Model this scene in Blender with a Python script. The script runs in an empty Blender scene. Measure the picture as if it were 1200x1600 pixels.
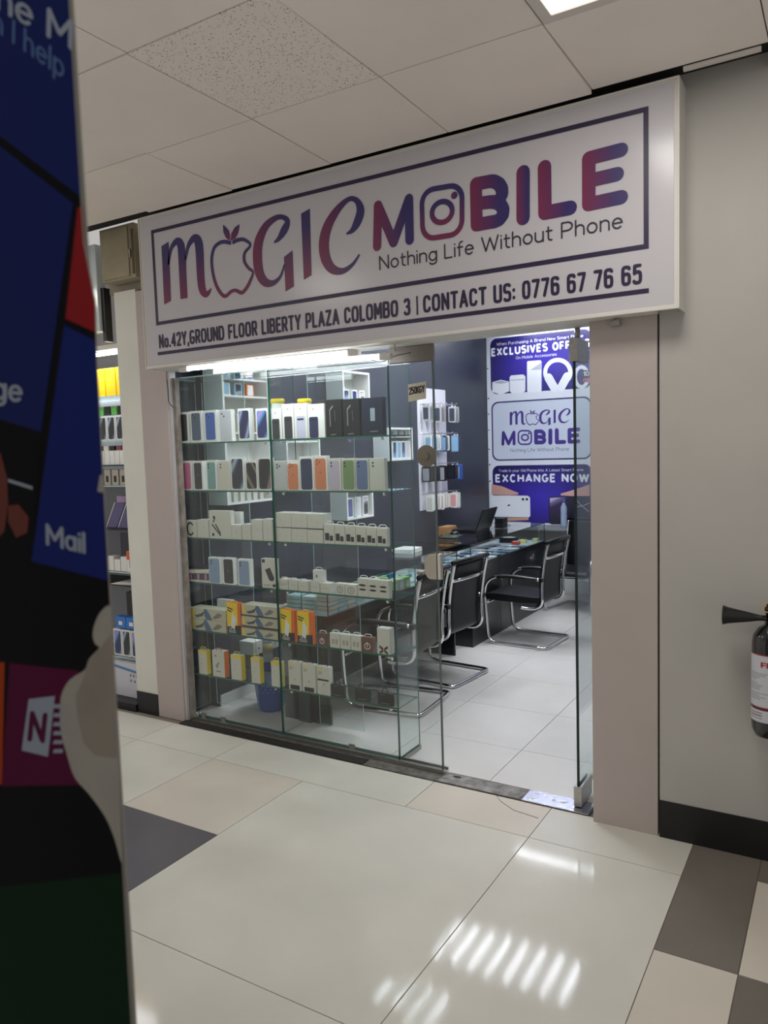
import bpy, bmesh, math, random
from mathutils import Vector, Matrix
random.seed(7)
sc = bpy.context.scene
COL = sc.collection
# ------------------------------------------------------------------ camera
CAM = Vector((3.3781, -3.1781, 1.6)); FPX = 1193.28
RGT = Vector((0.85489665, 0.51786761, -0.03106206))
UPV = Vector((-0.01692123, 0.08767469, 0.99600543))
FWD = Vector((-0.51851832, 0.8509561, -0.08371576))
cd = bpy.data.cameras.new('camera'); cam = bpy.data.objects.new('camera', cd); COL.objects.link(cam)
cd.sensor_fit = 'HORIZONTAL'; cd.sensor_width = 36.0; cd.lens = FPX / 1200 * 36.0
cam.matrix_world = Matrix(((RGT.x, UPV.x, -FWD.x, CAM.x), (RGT.y, UPV.y, -FWD.y, CAM.y), (RGT.z, UPV.z, -FWD.z, CAM.z), (0, 0, 0, 1)))
cd.clip_start = 0.05; cd.clip_end = 60
cd.dof.use_dof = True; cd.dof.focus_distance = 4.4; cd.dof.aperture_fstop = 8.0
sc.camera = cam
# ------------------------------------------------------------------ view, world
sc.view_settings.view_transform = 'Standard'; sc.view_settings.look = 'None'
sc.view_settings.gamma = 1.0; sc.view_settings.use_curve_mapping = False
sc.view_settings.exposure = 0.0
sc.cycles.transparent_max_bounces = 40
sc.cycles.max_bounces = 10
w = bpy.data.worlds.new('world'); sc.world = w; w.use_nodes = True
w.node_tree.nodes['Background'].inputs[0].default_value = (1.0, 0.955, 0.92, 1)
w.node_tree.nodes['Background'].inputs[1].default_value = 0.49
# strengths of the lamps (W); each lamp itself is built further down with its housing
P_CORRIDOR = 11; P_CORRIDOR_BACK = 8; P_SHOP = 68; P_TUBE = 2.2; P_NEIGH = 15

def ray(px, py):
    return RGT * ((px - 600) / FPX) - UPV * ((py - 800) / FPX) + FWD
def at(px, py, **k):
    """the point of the real plane x=.., y=.. or z=.. seen in the photograph at a pixel"""
    (a, v), = k.items(); i = 'xyz'.index(a); d = ray(px, py)
    return CAM + d * ((v - CAM[i]) / d[i])
# ------------------------------------------------------------------ materials
def lin(c):
    return tuple(((v / 255) / 12.92 if v <= 10 else (((v / 255) + .055) / 1.055) ** 2.4) for v in c)
MATS = {}
def mat(name, rgb=None, rough=.5, metal=0.0, noise=0.0, nscale=8.0, bump=0.0, bscale=60.0, coat=0.0, spec=.5, lin_rgb=None):
    if name in MATS: return MATS[name]
    m = bpy.data.materials.new(name); m.use_nodes = True; MATS[name] = m
    nt = m.node_tree; b = nt.nodes['Principled BSDF']
    c = lin_rgb or lin(rgb)
    b.inputs['Base Color'].default_value = (*c, 1); b.inputs['Roughness'].default_value = rough
    b.inputs['Metallic'].default_value = metal; b.inputs['Specular IOR Level'].default_value = spec
    b.inputs['Coat Weight'].default_value = coat; b.inputs['Coat Roughness'].default_value = .08
    tc = nt.nodes.new('ShaderNodeTexCoord')
    if noise:
        n = nt.nodes.new('ShaderNodeTexNoise'); n.inputs['Scale'].default_value = nscale; n.inputs['Detail'].default_value = 6
        nt.links.new(tc.outputs['Object'], n.inputs['Vector'])
        r = nt.nodes.new('ShaderNodeValToRGB')
        r.color_ramp.elements[0].position = .3; r.color_ramp.elements[1].position = .7
        r.color_ramp.elements[0].color = (*[v * (1 - noise) for v in c], 1)
        r.color_ramp.elements[1].color = (*[min(1, v * (1 + noise * .6)) for v in c], 1)
        nt.links.new(n.outputs['Fac'], r.inputs['Fac']); nt.links.new(r.outputs['Color'], b.inputs['Base Color'])
    if bump:
        n2 = nt.nodes.new('ShaderNodeTexNoise'); n2.inputs['Scale'].default_value = bscale; n2.inputs['Detail'].default_value = 4
        nt.links.new(tc.outputs['Object'], n2.inputs['Vector'])
        bp = nt.nodes.new('ShaderNodeBump'); bp.inputs['Strength'].default_value = bump; bp.inputs['Distance'].default_value = .004
        nt.links.new(n2.outputs['Fac'], bp.inputs['Height']); nt.links.new(bp.outputs['Normal'], b.inputs['Normal'])
    return m
def emis(name, rgb, s):
    if name in MATS: return MATS[name]
    m = bpy.data.materials.new(name); m.use_nodes = True; MATS[name] = m
    b = m.node_tree.nodes['Principled BSDF']
    b.inputs['Base Color'].default_value = (.8, .8, .8, 1)
    b.inputs['Emission Color'].default_value = (*lin(rgb), 1); b.inputs['Emission Strength'].default_value = s
    return m
def glass_mat(name, tint, refl=1.0):
    m = bpy.data.materials.new(name); m.use_nodes = True; MATS[name] = m
    nt = m.node_tree; nt.nodes.clear()
    o = nt.nodes.new('ShaderNodeOutputMaterial'); mx = nt.nodes.new('ShaderNodeMixShader')
    t = nt.nodes.new('ShaderNodeBsdfTransparent'); t.inputs[0].default_value = (*tint, 1)
    g = nt.nodes.new('ShaderNodeBsdfGlossy'); g.inputs['Roughness'].default_value = .01
    g.inputs['Color'].default_value = (refl, refl, refl, 1)
    f = nt.nodes.new('ShaderNodeFresnel')
    ge = nt.nodes.new('ShaderNodeNewGeometry'); mm = nt.nodes.new('ShaderNodeMath'); mm.operation = 'MULTIPLY_ADD'
    mm.inputs[1].default_value = 1 / 1.42 - 1.42; mm.inputs[2].default_value = 1.42       # same reflectance on the way out of the sheet
    nt.links.new(ge.outputs['Backfacing'], mm.inputs[0]); nt.links.new(mm.outputs[0], f.inputs['IOR'])
    nt.links.new(f.outputs[0], mx.inputs[0]); nt.links.new(t.outputs[0], mx.inputs[1]); nt.links.new(g.outputs[0], mx.inputs[2])
    nt.links.new(mx.outputs[0], o.inputs[0])
    return m
GLASS = glass_mat('clear_glass', (.955, .975, .968))
GLASS_G = glass_mat('greenish_glass', (.93, .965, .955))
GEDGE = mat('glass_edge_green', (24, 92, 74), .35)
GEDGE_D = mat('glass_edge_dark', (8, 34, 30), .4)
GEDGE_L = mat('glass_edge_pale', (170, 205, 200), .15, spec=.8)
WHITE = mat('white_paint', (214, 211, 205), .55, noise=.04, nscale=3)
PILLAR = mat('pillar_paint', (222, 221, 212), .45, noise=.05, nscale=4, bump=.5, bscale=9)
WALLM = mat('corridor_wall_paint', (181, 178, 173), .6, noise=.06, nscale=2.2, bump=.15, bscale=14)
COLUMN = mat('grey_column_laminate', (184, 173, 169), .5, noise=.03, nscale=5)
SHOPDARK = mat('dark_slate_board', (44, 48, 61), .42, noise=.12, nscale=1.2)
BLACKB = mat('black_skirting', (20, 20, 22), .45)
MELA = mat('white_melamine', (232, 232, 228), .35)
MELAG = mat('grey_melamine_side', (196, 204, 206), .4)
BLACK = mat('black_laminate', (15, 16, 21), .3, noise=.1, nscale=20)
BLACKL = mat('black_leather', (10, 11, 16), .45, spec=.3, bump=.3, bscale=200)
PLASTIC = mat('black_plastic', (11, 11, 13), .35)
CHROME = mat('chrome', (225, 225, 228), .09, metal=1.0)
STEEL = mat('brushed_steel', (176, 174, 168), .3, metal=.9, noise=.15, nscale=60)
DIRTY = mat('dirty_concrete', (96, 92, 86), .8, noise=.5, nscale=26, bump=.8, bscale=60)
GROUT = mat('floor_grout', (120, 112, 100), .8)
CARD = mat('white_card', (228, 228, 224), .35)
CARDG = mat('warm_white_card', (208, 206, 196), .4)
INK = mat('black_ink', (22, 22, 26), .3)
GREYINK = mat('grey_ink', (130, 132, 136), .4)
YEL = mat('yellow_card', (236, 206, 30), .4)
ORA = mat('orange_card', (226, 108, 30), .4)
KRAFT = mat('kraft_paper', (150, 112, 72), .8, noise=.2, nscale=30, bump=.6, bscale=40)
# ------------------------------------------------------------------ mesh building
class MB:
    def __init__(s): s.v = []; s.f = []; s.mi = []; s.sm = []; s.mats = []
    def m(s, mt):
        if mt not in s.mats: s.mats.append(mt)
        return s.mats.index(mt)
    def add(s, vs, fs, mt, smooth=False):
        o = len(s.v); s.v += [tuple(v) for v in vs]; k = s.m(mt)
        for f in fs: s.f.append(tuple(i + o for i in f)); s.mi.append(k); s.sm.append(smooth)
        return s
    def box(s, x0, x1, y0, y1, z0, z1, mt, edge=None, thin=None):
        """edge: material of the faces other than the two large ones normal to axis `thin`"""
        vs = [(x, y, z) for x in (x0, x1) for y in (y0, y1) for z in (z0, z1)]
        fs = {'x': [(0, 1, 3, 2), (4, 6, 7, 5)], 'y': [(0, 4, 5, 1), (2, 3, 7, 6)], 'z': [(0, 2, 6, 4), (1, 5, 7, 3)]}
        o = len(s.v); s.v += vs
        for a, ff in fs.items():
            k = s.m(mt if (edge is None or a == thin) else edge)
            for f in ff: s.f.append(tuple(i + o for i in f)); s.mi.append(k); s.sm.append(False)
        return s
    def tube(s, pts, r, mt, n=10, closed=False, r2=None):
        pts = [Vector(p) for p in pts]; N = len(pts); rings = []
        up = None
        for i in range(N):
            if closed: t = pts[(i + 1) % N] - pts[i - 1]
            else: t = pts[min(i + 1, N - 1)] - pts[max(i - 1, 0)]
            t.normalize()
            if up is None:
                up = Vector((0, 0, 1)) if abs(t.z) < .9 else Vector((1, 0, 0))
            a = t.cross(up)
            if a.length < 1e-5: a = t.orthogonal()
            a.normalize(); b = a.cross(t); b.normalize(); up = b
            rr = r if r2 is None else r + (r2 - r) * i / (N - 1)
            rings.append([pts[i] + (a * math.cos(6.28318 * k / n) + b * math.sin(6.28318 * k / n)) * rr for k in range(n)])
        vs = [p for rg in rings for p in rg]; fs = []
        for i in range(N if closed else N - 1):
            j = (i + 1) % N
            for k in range(n): fs.append((i * n + k, i * n + (k + 1) % n, j * n + (k + 1) % n, j * n + k))
        if not closed: fs += [tuple(range(n))[::-1], tuple((N - 1) * n + k for k in range(n))]
        return s.add(vs, fs, mt, True)
    def lathe(s, prof, c, mt, n=24, axis='z', smooth=True):
        vs = []; c = Vector(c)
        for (r, h) in prof:
            for k in range(n):
                a = 6.28318 * k / n; p = (r * math.cos(a), r * math.sin(a), h)
                if axis == 'x': p = (p[2], p[0], p[1])
                if axis == 'y': p = (p[0], p[2], p[1])
                vs.append(c + Vector(p))
        fs = []
        for i in range(len(prof) - 1):
            for k in range(n): fs.append((i * n + k, i * n + (k + 1) % n, (i + 1) * n + (k + 1) % n, (i + 1) * n + k))
        fs += [tuple(range(n))[::-1], tuple((len(prof) - 1) * n + k for k in range(n))]
        return s.add(vs, fs, mt, smooth)
    def prism(s, poly, d, mt, fn=None):
        """poly: 2d outline; fn maps (u,v,w) to 3d; extruded over w 0..d (d=0: single face)"""
        fn = fn or (lambda u, v, w: (u, w, v)); n = len(poly)
        if d == 0: return s.add([fn(u, v, 0) for u, v in poly], [tuple(range(n))], mt)
        vs = [fn(u, v, 0) for u, v in poly] + [fn(u, v, d) for u, v in poly]
        fs = [tuple(range(n))[::-1], tuple(range(n, 2 * n))] + [(i, (i + 1) % n, (i + 1) % n + n, i + n) for i in range(n)]
        return s.add(vs, fs, mt)
    def build(s, name, parent=None, bevel=0.0):
        me = bpy.data.meshes.new(name); me.from_pydata(s.v, [], s.f); me.update()
        for mt in s.mats: me.materials.append(mt)
        me.polygons.foreach_set('material_index', s.mi); me.polygons.foreach_set('use_smooth', s.sm)
        o = bpy.data.objects.new(name, me); COL.objects.link(o)
        bm = bmesh.new(); bm.from_mesh(me)
        if s.fix: bmesh.ops.recalc_face_normals(bm, faces=bm.faces)
        if bevel:
            bmesh.ops.bevel(bm, geom=[e for e in bm.edges if len(e.link_faces) == 2 and e.calc_face_angle(0) > .5], offset=bevel, segments=2, affect='EDGES', profile=.6)
        bm.to_mesh(me); bm.free()
        if parent: o.parent = parent
        return o
    fix = True
def empty(name, loc=(0, 0, 0), rz=0):
    o = bpy.data.objects.new(name, None); COL.objects.link(o); o.location = loc; o.rotation_euler = (0, 0, rz); o.empty_display_size = .05
    return o
def tag(o, label, cat, group=None, kind=None):
    o['label'] = label; o['category'] = cat
    if group: o['group'] = group
    if kind: o['kind'] = kind
    return o
def thing(name, label, cat, loc=(0, 0, 0), rz=0, group=None):
    return tag(empty(name, loc, rz), label, cat, group)
def struct(o): o['kind'] = 'structure'; return o
def bx(name, x0, x1, y0, y1, z0, z1, mt, parent=None, bevel=0, **k):
    return MB().box(x0, x1, y0, y1, z0, z1, mt, **k).build(name, parent, bevel)
def rrect(x0, x1, y0, y1, r, n=5):
    p = []
    for cx, cy, a in ((x1 - r, y0 + r, -90), (x1 - r, y1 - r, 0), (x0 + r, y1 - r, 90), (x0 + r, y0 + r, 180)):
        for i in range(n + 1):
            t = math.radians(a + 90 * i / n); p.append((cx + r * math.cos(t), cy + r * math.sin(t)))
    return p
def spline(pts, n=6, closed=False):
    out = []; N = len(pts)
    for i in range(N if closed else N - 1):
        g = (lambda k: pts[k % N]) if closed else (lambda k: pts[max(0, min(N - 1, k))])
        p0, p1, p2, p3 = g(i - 1), g(i), g(i + 1), g(i + 2)
        for j in range(n):
            t = j / n
            out.append(tuple(.5 * (2 * b + (c - a) * t + (2 * a - 5 * b + 4 * c - d) * t * t + (3 * b - a - 3 * c + d) * t ** 3) for a, b, c, d in zip(p0, p1, p2, p3)))
    if not closed: out.append(tuple(pts[-1]))
    return out
# ---- flat print: strokes, ribbons and polygons in (u,v), mapped by fn
def ribbon(mb, pts, mt, fn, closed=False):
    """pts (u,v,width)"""
    N = len(pts); L = []; R = []
    for i in range(N):
        a = pts[i - 1] if (closed or i > 0) else pts[i]; b = pts[(i + 1) % N] if (closed or i < N - 1) else pts[i]
        dx, dy = b[0] - a[0], b[1] - a[1]; l = math.hypot(dx, dy) or 1
        nx, ny = -dy / l, dx / l; h = pts[i][2] / 2
        L.append((pts[i][0] + nx * h, pts[i][1] + ny * h)); R.append((pts[i][0] - nx * h, pts[i][1] - ny * h))
    vs = [fn(*p) for p in L] + [fn(*p) for p in R]
    fs = [(i, (i + 1) % N, (i + 1) % N + N, i + N) for i in range(N if closed else N - 1)]
    mb.add(vs, fs, mt)
LAY = [0]
def lay():
    LAY[0] = (LAY[0] + 1) % 30; return LAY[0] * 1.6e-5      # pieces of one print lie a hair apart
def strokes(mb, lines, wd, mt, fn, cap=True, disc=8):
    for ln in lines:
        for a, b in zip(ln, ln[1:]):
            dx, dy = b[0] - a[0], b[1] - a[1]; l = math.hypot(dx, dy)
            if l < 1e-9: continue
            nx, ny = -dy / l * wd / 2, dx / l * wd / 2; w_ = lay()
            mb.add([fn(a[0] + nx, a[1] + ny, w_), fn(b[0] + nx, b[1] + ny, w_), fn(b[0] - nx, b[1] - ny, w_), fn(a[0] - nx, a[1] - ny, w_)], [(0, 1, 2, 3)], mt)
        ps = ln if cap else ln[1:-1]
        for p in ps:
            w_ = lay()
            mb.add([fn(p[0] + wd / 2 * math.cos(6.28318 * k / disc + .39), p[1] + wd / 2 * math.sin(6.28318 * k / disc + .39), w_) for k in range(disc)], [tuple(range(disc))], mt)
def arc(cx, cy, rx, ry, a0, a1, n=2.0, st=10):
    o = []
    for i in range(st + 1):
        t = math.radians(a0 + (a1 - a0) * i / st); c, s_ = math.cos(t), math.sin(t)
        o.append((cx + rx * math.copysign(abs(c) ** (2 / n), c), cy + ry * math.copysign(abs(s_) ** (2 / n), s_)))
    return o
def glyph(ch, q=2.0):
    """stroke glyphs: cap height 1; returns (advance width, polylines); q is the squareness of the curves"""
    A = lambda *a: arc(*a, n=q)
    U = {
     'A': (.62, [[(0, 0), (.31, 1), (.62, 0)], [(.1, .3), (.52, .3)]]),
     'B': (.55, [[(0, 0), (0, 1), (.3, 1)] + A(.3, .77, .22, .23, 90, -90) + [(0, .54)], [(.3, .54)] + A(.3, .27, .25, .27, 90, -90) + [(0, 0)]]),
     'C': (.56, [A(.28, .5, .28, .5, 45 if q < 3 else 25, 315 if q < 3 else 335)]),
     'D': (.57, [[(0, 0), (0, 1), (.2, 1)] + A(.2, .5, .37, .5, 90, -90) + [(0, 0)]]),
     'E': (.46, [[(.46, 1), (0, 1), (0, 0), (.46, 0)], [(0, .52), (.4, .52)]]),
     'F': (.44, [[(.44, 1), (0, 1), (0, 0)], [(0, .5), (.38, .5)]]),
     'G': (.58, [A(.29, .5, .29, .5, 50, 330) + [(.58, .45), (.34, .45)]]),
     'H': (.56, [[(0, 0), (0, 1)], [(.56, 0), (.56, 1)], [(0, .5), (.56, .5)]]),
     'I': (.0, [[(0, 0), (0, 1)]]),
     'K': (.52, [[(0, 0), (0, 1)], [(.52, 1), (0, .4)], [(.18, .58), (.52, 0)]]),
     'L': (.42, [[(0, 1), (0, 0), (.42, 0)]]),
     'M': (.68, [[(0, 0), (0, 1), (.34, .3), (.68, 1), (.68, 0)]]),
     'N': (.56, [[(0, 0), (0, 1), (.56, 0), (.56, 1)]]),
     'O': (.62, [A(.31, .5, .31, .5, 0, 360)]),
     'P': (.52, [[(0, 0), (0, 1), (.26, 1)] + A(.26, .72, .26, .28, 90, -90) + [(0, .44)]]),
     'R': (.54, [[(0, 0), (0, 1), (.27, 1)] + A(.27, .73, .25, .27, 90, -90) + [(0, .46)], [(.27, .46), (.54, 0)]]),
     'S': (.5, [A(.25, .76, .25, .24, 30, 270) + A(.25, .26, .25, .26, 90, -150)]),
     'T': (.54, [[(0, 1), (.54, 1)], [(.27, 1), (.27, 0)]]),
     'U': (.56, [[(0, 1), (0, .28)] + A(.28, .28, .28, .28, 180, 360) + [(.56, 1)]]),
     'V': (.6, [[(0, 1), (.3, 0), (.6, 1)]]),
     'W': (.9, [[(0, 1), (.22, 0), (.45, .9), (.68, 0), (.9, 1)]]),
     'X': (.58, [[(0, 0), (.58, 1)], [(0, 1), (.58, 0)]]),
     'Y': (.56, [[(0, 1), (.28, .45), (.56, 1)], [(.28, .45), (.28, 0)]]),
     'Z': (.5, [[(0, 1), (.5, 1), (0, 0), (.5, 0)]]),
     '0': (.52, [A(.26, .5, .26, .5, 0, 360)]),
     '1': (.2, [[(0, .82), (.2, 1), (.2, 0)]]),
     '2': (.5, [A(.25, .74, .25, .26, 170, -30) + [(0, 0), (.5, 0)]]),
     '3': (.5, [A(.25, .76, .23, .24, 160, -90) + A(.25, .26, .25, .26, 90, -160)]),
     '4': (.54, [[(.4, 0), (.4, 1), (0, .25), (.54, .25)]]),
     '5': (.5, [[(.46, 1), (.06, 1), (.04, .56)] + A(.24, .32, .26, .32, 110, -150)]),
     '6': (.52, [A(.26, .74, .26, .26, 25, 180) + [(0, .3)] + A(.26, .3, .26, .3, 180, 540)]),
     '7': (.48, [[(0, 1), (.48, 1), (.16, 0)]]),
     '8': (.52, [A(.26, .76, .22, .24, 0, 360), A(.26, .27, .26, .27, 0, 360)]),
     '9': (.52, [A(.26, .7, .26, .3, 0, 360), [(.52, .7), (.52, .3)] + A(.26, .26, .26, .26, 0, -155)]),
     '.': (.0, [[(0, 0), (0, .04)]]), ',': (.04, [[(.04, .05), (0, -.14)]]), ':': (.0, [[(0, .1), (0, .14)], [(0, .58), (0, .62)]]),
     '|': (.0, [[(0, -.05), (0, 1.0)]]), ' ': (.16, []), '%': (.6, [A(.12, .8, .12, .18, 0, 360), A(.48, .2, .12, .18, 0, 360), [(.5, 1), (.1, 0)]]),
     'a': (.42, [A(.21, .33, .21, .33, 0, 360), [(.42, .66), (.42, 0)]]),
     'b': (.44, [[(0, 1), (0, 0)], A(.22, .33, .22, .33, 0, 360)]),
     'c': (.4, [A(.22, .33, .22, .33, 45, 315)]),
     'd': (.44, [[(.44, 1), (.44, 0)], A(.22, .33, .22, .33, 0, 360)]),
     'e': (.44, [[(.02, .35), (.44, .35)] + A(.22, .33, .22, .33, 5, 315)]),
     'f': (.28, [[(.1, 0), (.1, .8)] + A(.25, .8, .15, .2, 180, 80), [(0, .62), (.28, .62)]]),
     'g': (.44, [A(.22, .33, .22, .33, 0, 360), [(.44, .66), (.44, -.05)] + A(.22, -.05, .22, .22, 0, -150)]),
     'h': (.4, [[(0, 1), (0, 0)], [(0, .4)] + A(.2, .42, .2, .24, 180, 0) + [(.4, 0)]]),
     'i': (.0, [[(0, 0), (0, .65)], [(0, .88), (0, .9)]]),
     'l': (.0, [[(0, 0), (0, 1)]]),
     'm': (.72, [[(0, .66), (0, 0)], [(0, .4)] + A(.18, .44, .18, .22, 180, 0) + [(.36, 0)], [(.36, .4)] + A(.54, .44, .18, .22, 180, 0) + [(.72, 0)]]),
     'n': (.4, [[(0, .66), (0, 0)], [(0, .4)] + A(.2, .42, .2, .24, 180, 0) + [(.4, 0)]]),
     'o': (.46, [A(.23, .33, .23, .33, 0, 360)]),
     'p': (.44, [[(0, .66), (0, -.28)], A(.22, .33, .22, .33, 0, 360)]),
     'r': (.24, [[(0, .66), (0, 0)], [(0, .4)] + A(.2, .42, .2, .24, 180, 80)]),
     's': (.34, [A(.17, .5, .17, .16, 30, 270) + A(.17, .17, .17, .17, 90, -150)]),
     't': (.28, [[(.1, .9), (.1, .2)] + A(.25, .18, .15, .18, 180, 280), [(0, .64), (.28, .64)]]),
     'u': (.4, [[(0, .66), (0, .24)] + A(.2, .24, .2, .24, 180, 360) + [(.4, .66)], [(.4, .66), (.4, 0)]]),
     'v': (.4, [[(0, .66), (.2, 0), (.4, .66)]]),
     'w': (.64, [[(0, .66), (.16, 0), (.32, .6), (.48, 0), (.64, .66)]]),
     'y': (.42, [[(0, .66), (.21, .02)], [(.42, .66), (.14, -.28)]]),
    }
    return U.get(ch, U[' '])
def text_lines(s, q=2.0, gap=.2, cx=1.0):
    out = []; x = 0
    for ch in s:
        wd, ls = glyph(ch, q)
        for l in ls: out.append([(x + u * cx, v) for u, v in l])
        x += wd * cx + gap
    return x - gap, out
def text(mb, s, u0, u1, v0, cap, wt, mt, fn, q=2.0, gap=.2, capends=True, disc=8, cx=1.0):
    """text fitted between u0 and u1, baseline v0, cap height cap, stroke weight wt (of cap)"""
    W, ls = text_lines(s, q, gap, cx); sx = (u1 - u0) / W
    ls = [[(u0 + a * sx, v0 + b * cap) for a, b in l] for l in ls]
    strokes(mb, ls, wt * cap, mt, fn, capends, disc)
def words(name, parent, s, u0, u1, v0, cap, wt, mt, fn, q=2.0, gap=.2, capends=True, disc=8):
    """a line of print, each word a part of its own"""
    W, _ = text_lines(s, q, gap); sx = (u1 - u0) / W; x = 0; ws = s.split(' ')
    for wd in ws:
        ww, ls = text_lines(wd, q, gap); m = MB()
        strokes(m, [[(u0 + (x + a) * sx, v0 + b * cap) for a, b in l] for l in ls], wt * cap, mt, fn, capends, disc)
        m.build(name, parent); x += ww + gap + .16 + gap
# ================================================================== FLOOR
def tile_mat(name, rgb, rough=.16, noise=.07, coat=.3):
    m = mat(name, rgb, rough, noise=noise, nscale=2.3, coat=0, spec=.09); return m
T_CREAM = tile_mat('cream_floor_tile', (199, 196, 186), .07)
T_BEIGE = tile_mat('beige_floor_tile', (198, 190, 178), .09)
T_DARK = tile_mat('grey_floor_tile', (112, 106, 98), .22, .14)
T_LILAC = tile_mat('slate_floor_tile', (96, 94, 98), .2)
T_IN = tile_mat('shop_floor_tile', (206, 202, 198), .13, .06)
floor = struct(MB().box(-2.6, 4.6, -5.2, -.05, -.05, -.004, GROUT).box(-2.6, 4.6, -.05, 4.75, -.05, -.004, GROUT).build('floor'))
def ftile(x0, x1, y0, y1, m):
    g = .0013
    o = MB().box(x0 + g, x1 - g, y0 + g, y1 - g, -.004, 0, m).build('floor_tile', floor, .0012); return o
XO = [-2.35, -1.78, -1.2, -.62, -.035, .547, 1.137, 1.71, 2.29, 2.88]
for a, b in ((-2.35, -1.2), (-1.2, -.035), (-.035, .547), (.547, 1.71), (1.71, 2.29), (2.29, 2.88)): ftile(a, b, -.34, -.052, T_CREAM if a != 1.71 else T_BEIGE)
for i in range(5): ftile(XO[i], XO[i + 1], -.925, -.34, T_CREAM)
ftile(.547, 1.137, -.925, -.34, T_BEIGE)
ftile(1.137, 2.29, -1.545, -.34, T_CREAM)
ftile(2.29, 2.88, -1.545, -.34, T_CREAM)
ftile(.547, 1.137, -1.545, -.925, T_LILAC)
for i in range(5): ftile(XO[i], XO[i + 1], -1.545, -.925, T_CREAM)
for y0, y1 in ((-2.15, -1.545), (-2.73, -2.15), (-3.32, -2.73), (-3.9, -3.32), (-4.5, -3.9)):
    for a, b in ((-2.35, -1.2), (-1.2, -.035), (-.035, 1.137), (1.137, 2.29), (2.29, 2.88)): ftile(a, b, y0, y1, T_CREAM)
ftile(2.88, 3.123, -.81, -.087, T_DARK); ftile(2.88, 3.123, -1.6, -.81, T_BEIGE)
ftile(3.123, 3.7, -.25, -.087, T_DARK); ftile(3.123, 3.27, -.81, -.25, T_BEIGE); ftile(3.123, 3.27, -1.6, -.81, T_DARK)
ftile(3.27, 3.9, -.81, -.25, T_BEIGE); ftile(3.27, 3.9, -1.6, -.81, T_CREAM)
for y0 in (-2.2, -2.8, -3.4, -4.0): ftile(2.88, 3.9, y0, y0 + .6, T_CREAM)
XI = [-.085, .78, 1.36, 1.94, 2.52, 2.74]; YI = [.068, .49, 1.065, 1.64, 2.215, 2.79, 3.37, 3.95, 4.59]
for i in range(5):
    for j in range(8): ftile(XI[i], XI[i + 1], YI[j], YI[j + 1], T_IN)
# ================================================================== CEILING
CT = mat('ceiling_tile_plain', (240, 232, 226), .8, noise=.05, nscale=2, bump=.12, bscale=90)
def perforated():
    m = mat('ceiling_tile_fissured', (240, 232, 226), .85); nt = m.node_tree; b = nt.nodes['Principled BSDF']
    tc = nt.nodes.new('ShaderNodeTexCoord'); v = nt.nodes.new('ShaderNodeTexVoronoi'); v.inputs['Scale'].default_value = 110
    n = nt.nodes.new('ShaderNodeTexNoise'); n.inputs['Scale'].default_value = 110
    nt.links.new(tc.outputs['Object'], v.inputs['Vector']); nt.links.new(tc.outputs['Object'], n.inputs['Vector'])
    mu = nt.nodes.new('ShaderNodeMath'); mu.operation = 'ADD'; nt.links.new(v.outputs['Distance'], mu.inputs[0]); nt.links.new(n.outputs['Fac'], mu.inputs[1])
    r = nt.nodes.new('ShaderNodeValToRGB'); r.color_ramp.elements[0].position = .66; r.color_ramp.elements[1].position = .74
    r.color_ramp.elements[0].color = (*lin((150, 138, 126)), 1); r.color_ramp.elements[1].color = (*lin((240, 232, 226)), 1)
    nt.links.new(mu.outputs[0], r.inputs[0]); nt.links.new(r.outputs[0], b.inputs['Base Color'])
    bp = nt.nodes.new('ShaderNodeBump'); bp.inputs['Strength'].default_value = .5; bp.inputs['Distance'].default_value = .003
    nt.links.new(r.outputs[0], bp.inputs['Height']); nt.links.new(bp.outputs[0], b.inputs['Normal']); return m
CTP = perforated()
CDARK = mat('ceiling_void', (40, 37, 33), .9)
ceil = struct(MB().box(-2.6, 4.6, -5.2, -.085, 2.93, 2.97, CDARK).build('ceiling'))
xs = [-2.205, -1.61, -1.017, -.423, .17, .762, 1.355, 1.945, 2.541, 3.13, 3.72, 4.3]
ys = [-.222, -.762, -1.37, -1.975, -2.58, -3.18, -3.79, -4.4]
LIGHT_TILES = {(2.541, -1.37): P_CORRIDOR, (-.423, -2.58): P_CORRIDOR_BACK, (3.13, -3.79): P_CORRIDOR_BACK, (-2.205, -1.37): P_CORRIDOR_BACK}
for i in range(len(xs) - 1):
    for j in range(len(ys) - 1):
        x0, x1, y1, y0 = xs[i], xs[i + 1], ys[j], ys[j + 1]
        if (x0, y0) in LIGHT_TILES: continue
        g = .0022; t = [random.uniform(-.0025, .0025) for _ in range(4)]
        o = MB(); m = CTP if (x0 == 1.355 and y0 == -1.37) else CT
        vs = [(x0 + g, y0 + g, 2.9 + t[0]), (x1 - g, y0 + g, 2.9 + t[1]), (x1 - g, y1 - g, 2.9 + t[2]), (x0 + g, y1 - g, 2.9 + t[3])]
        sg = .012 if (j == 0 and x0 > 0 and x0 < 2.5) else 0
        vs = [(a, b, c - (sg if k > 1 else 0)) for k, (a, b, c) in enumerate(vs)]
        vs += [(a, b, 2.915) for a, b, c in vs]
        o.add(vs, [(0, 3, 2, 1), (4, 5, 6, 7), (0, 1, 5, 4), (1, 2, 6, 5), (2, 3, 7, 6), (3, 0, 4, 7)], m).build('ceiling_tile', ceil)
TRIM = mat('white_metal_trim', (214, 208, 202), .5)
struct(bx('trim_1', 2.86, 3.106, -.22, -.205, 2.885, 2.899, TRIM))
struct(bx('trim_2', 3.125, 3.6, -.165, -.088, 2.872, 2.905, TRIM))
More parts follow.
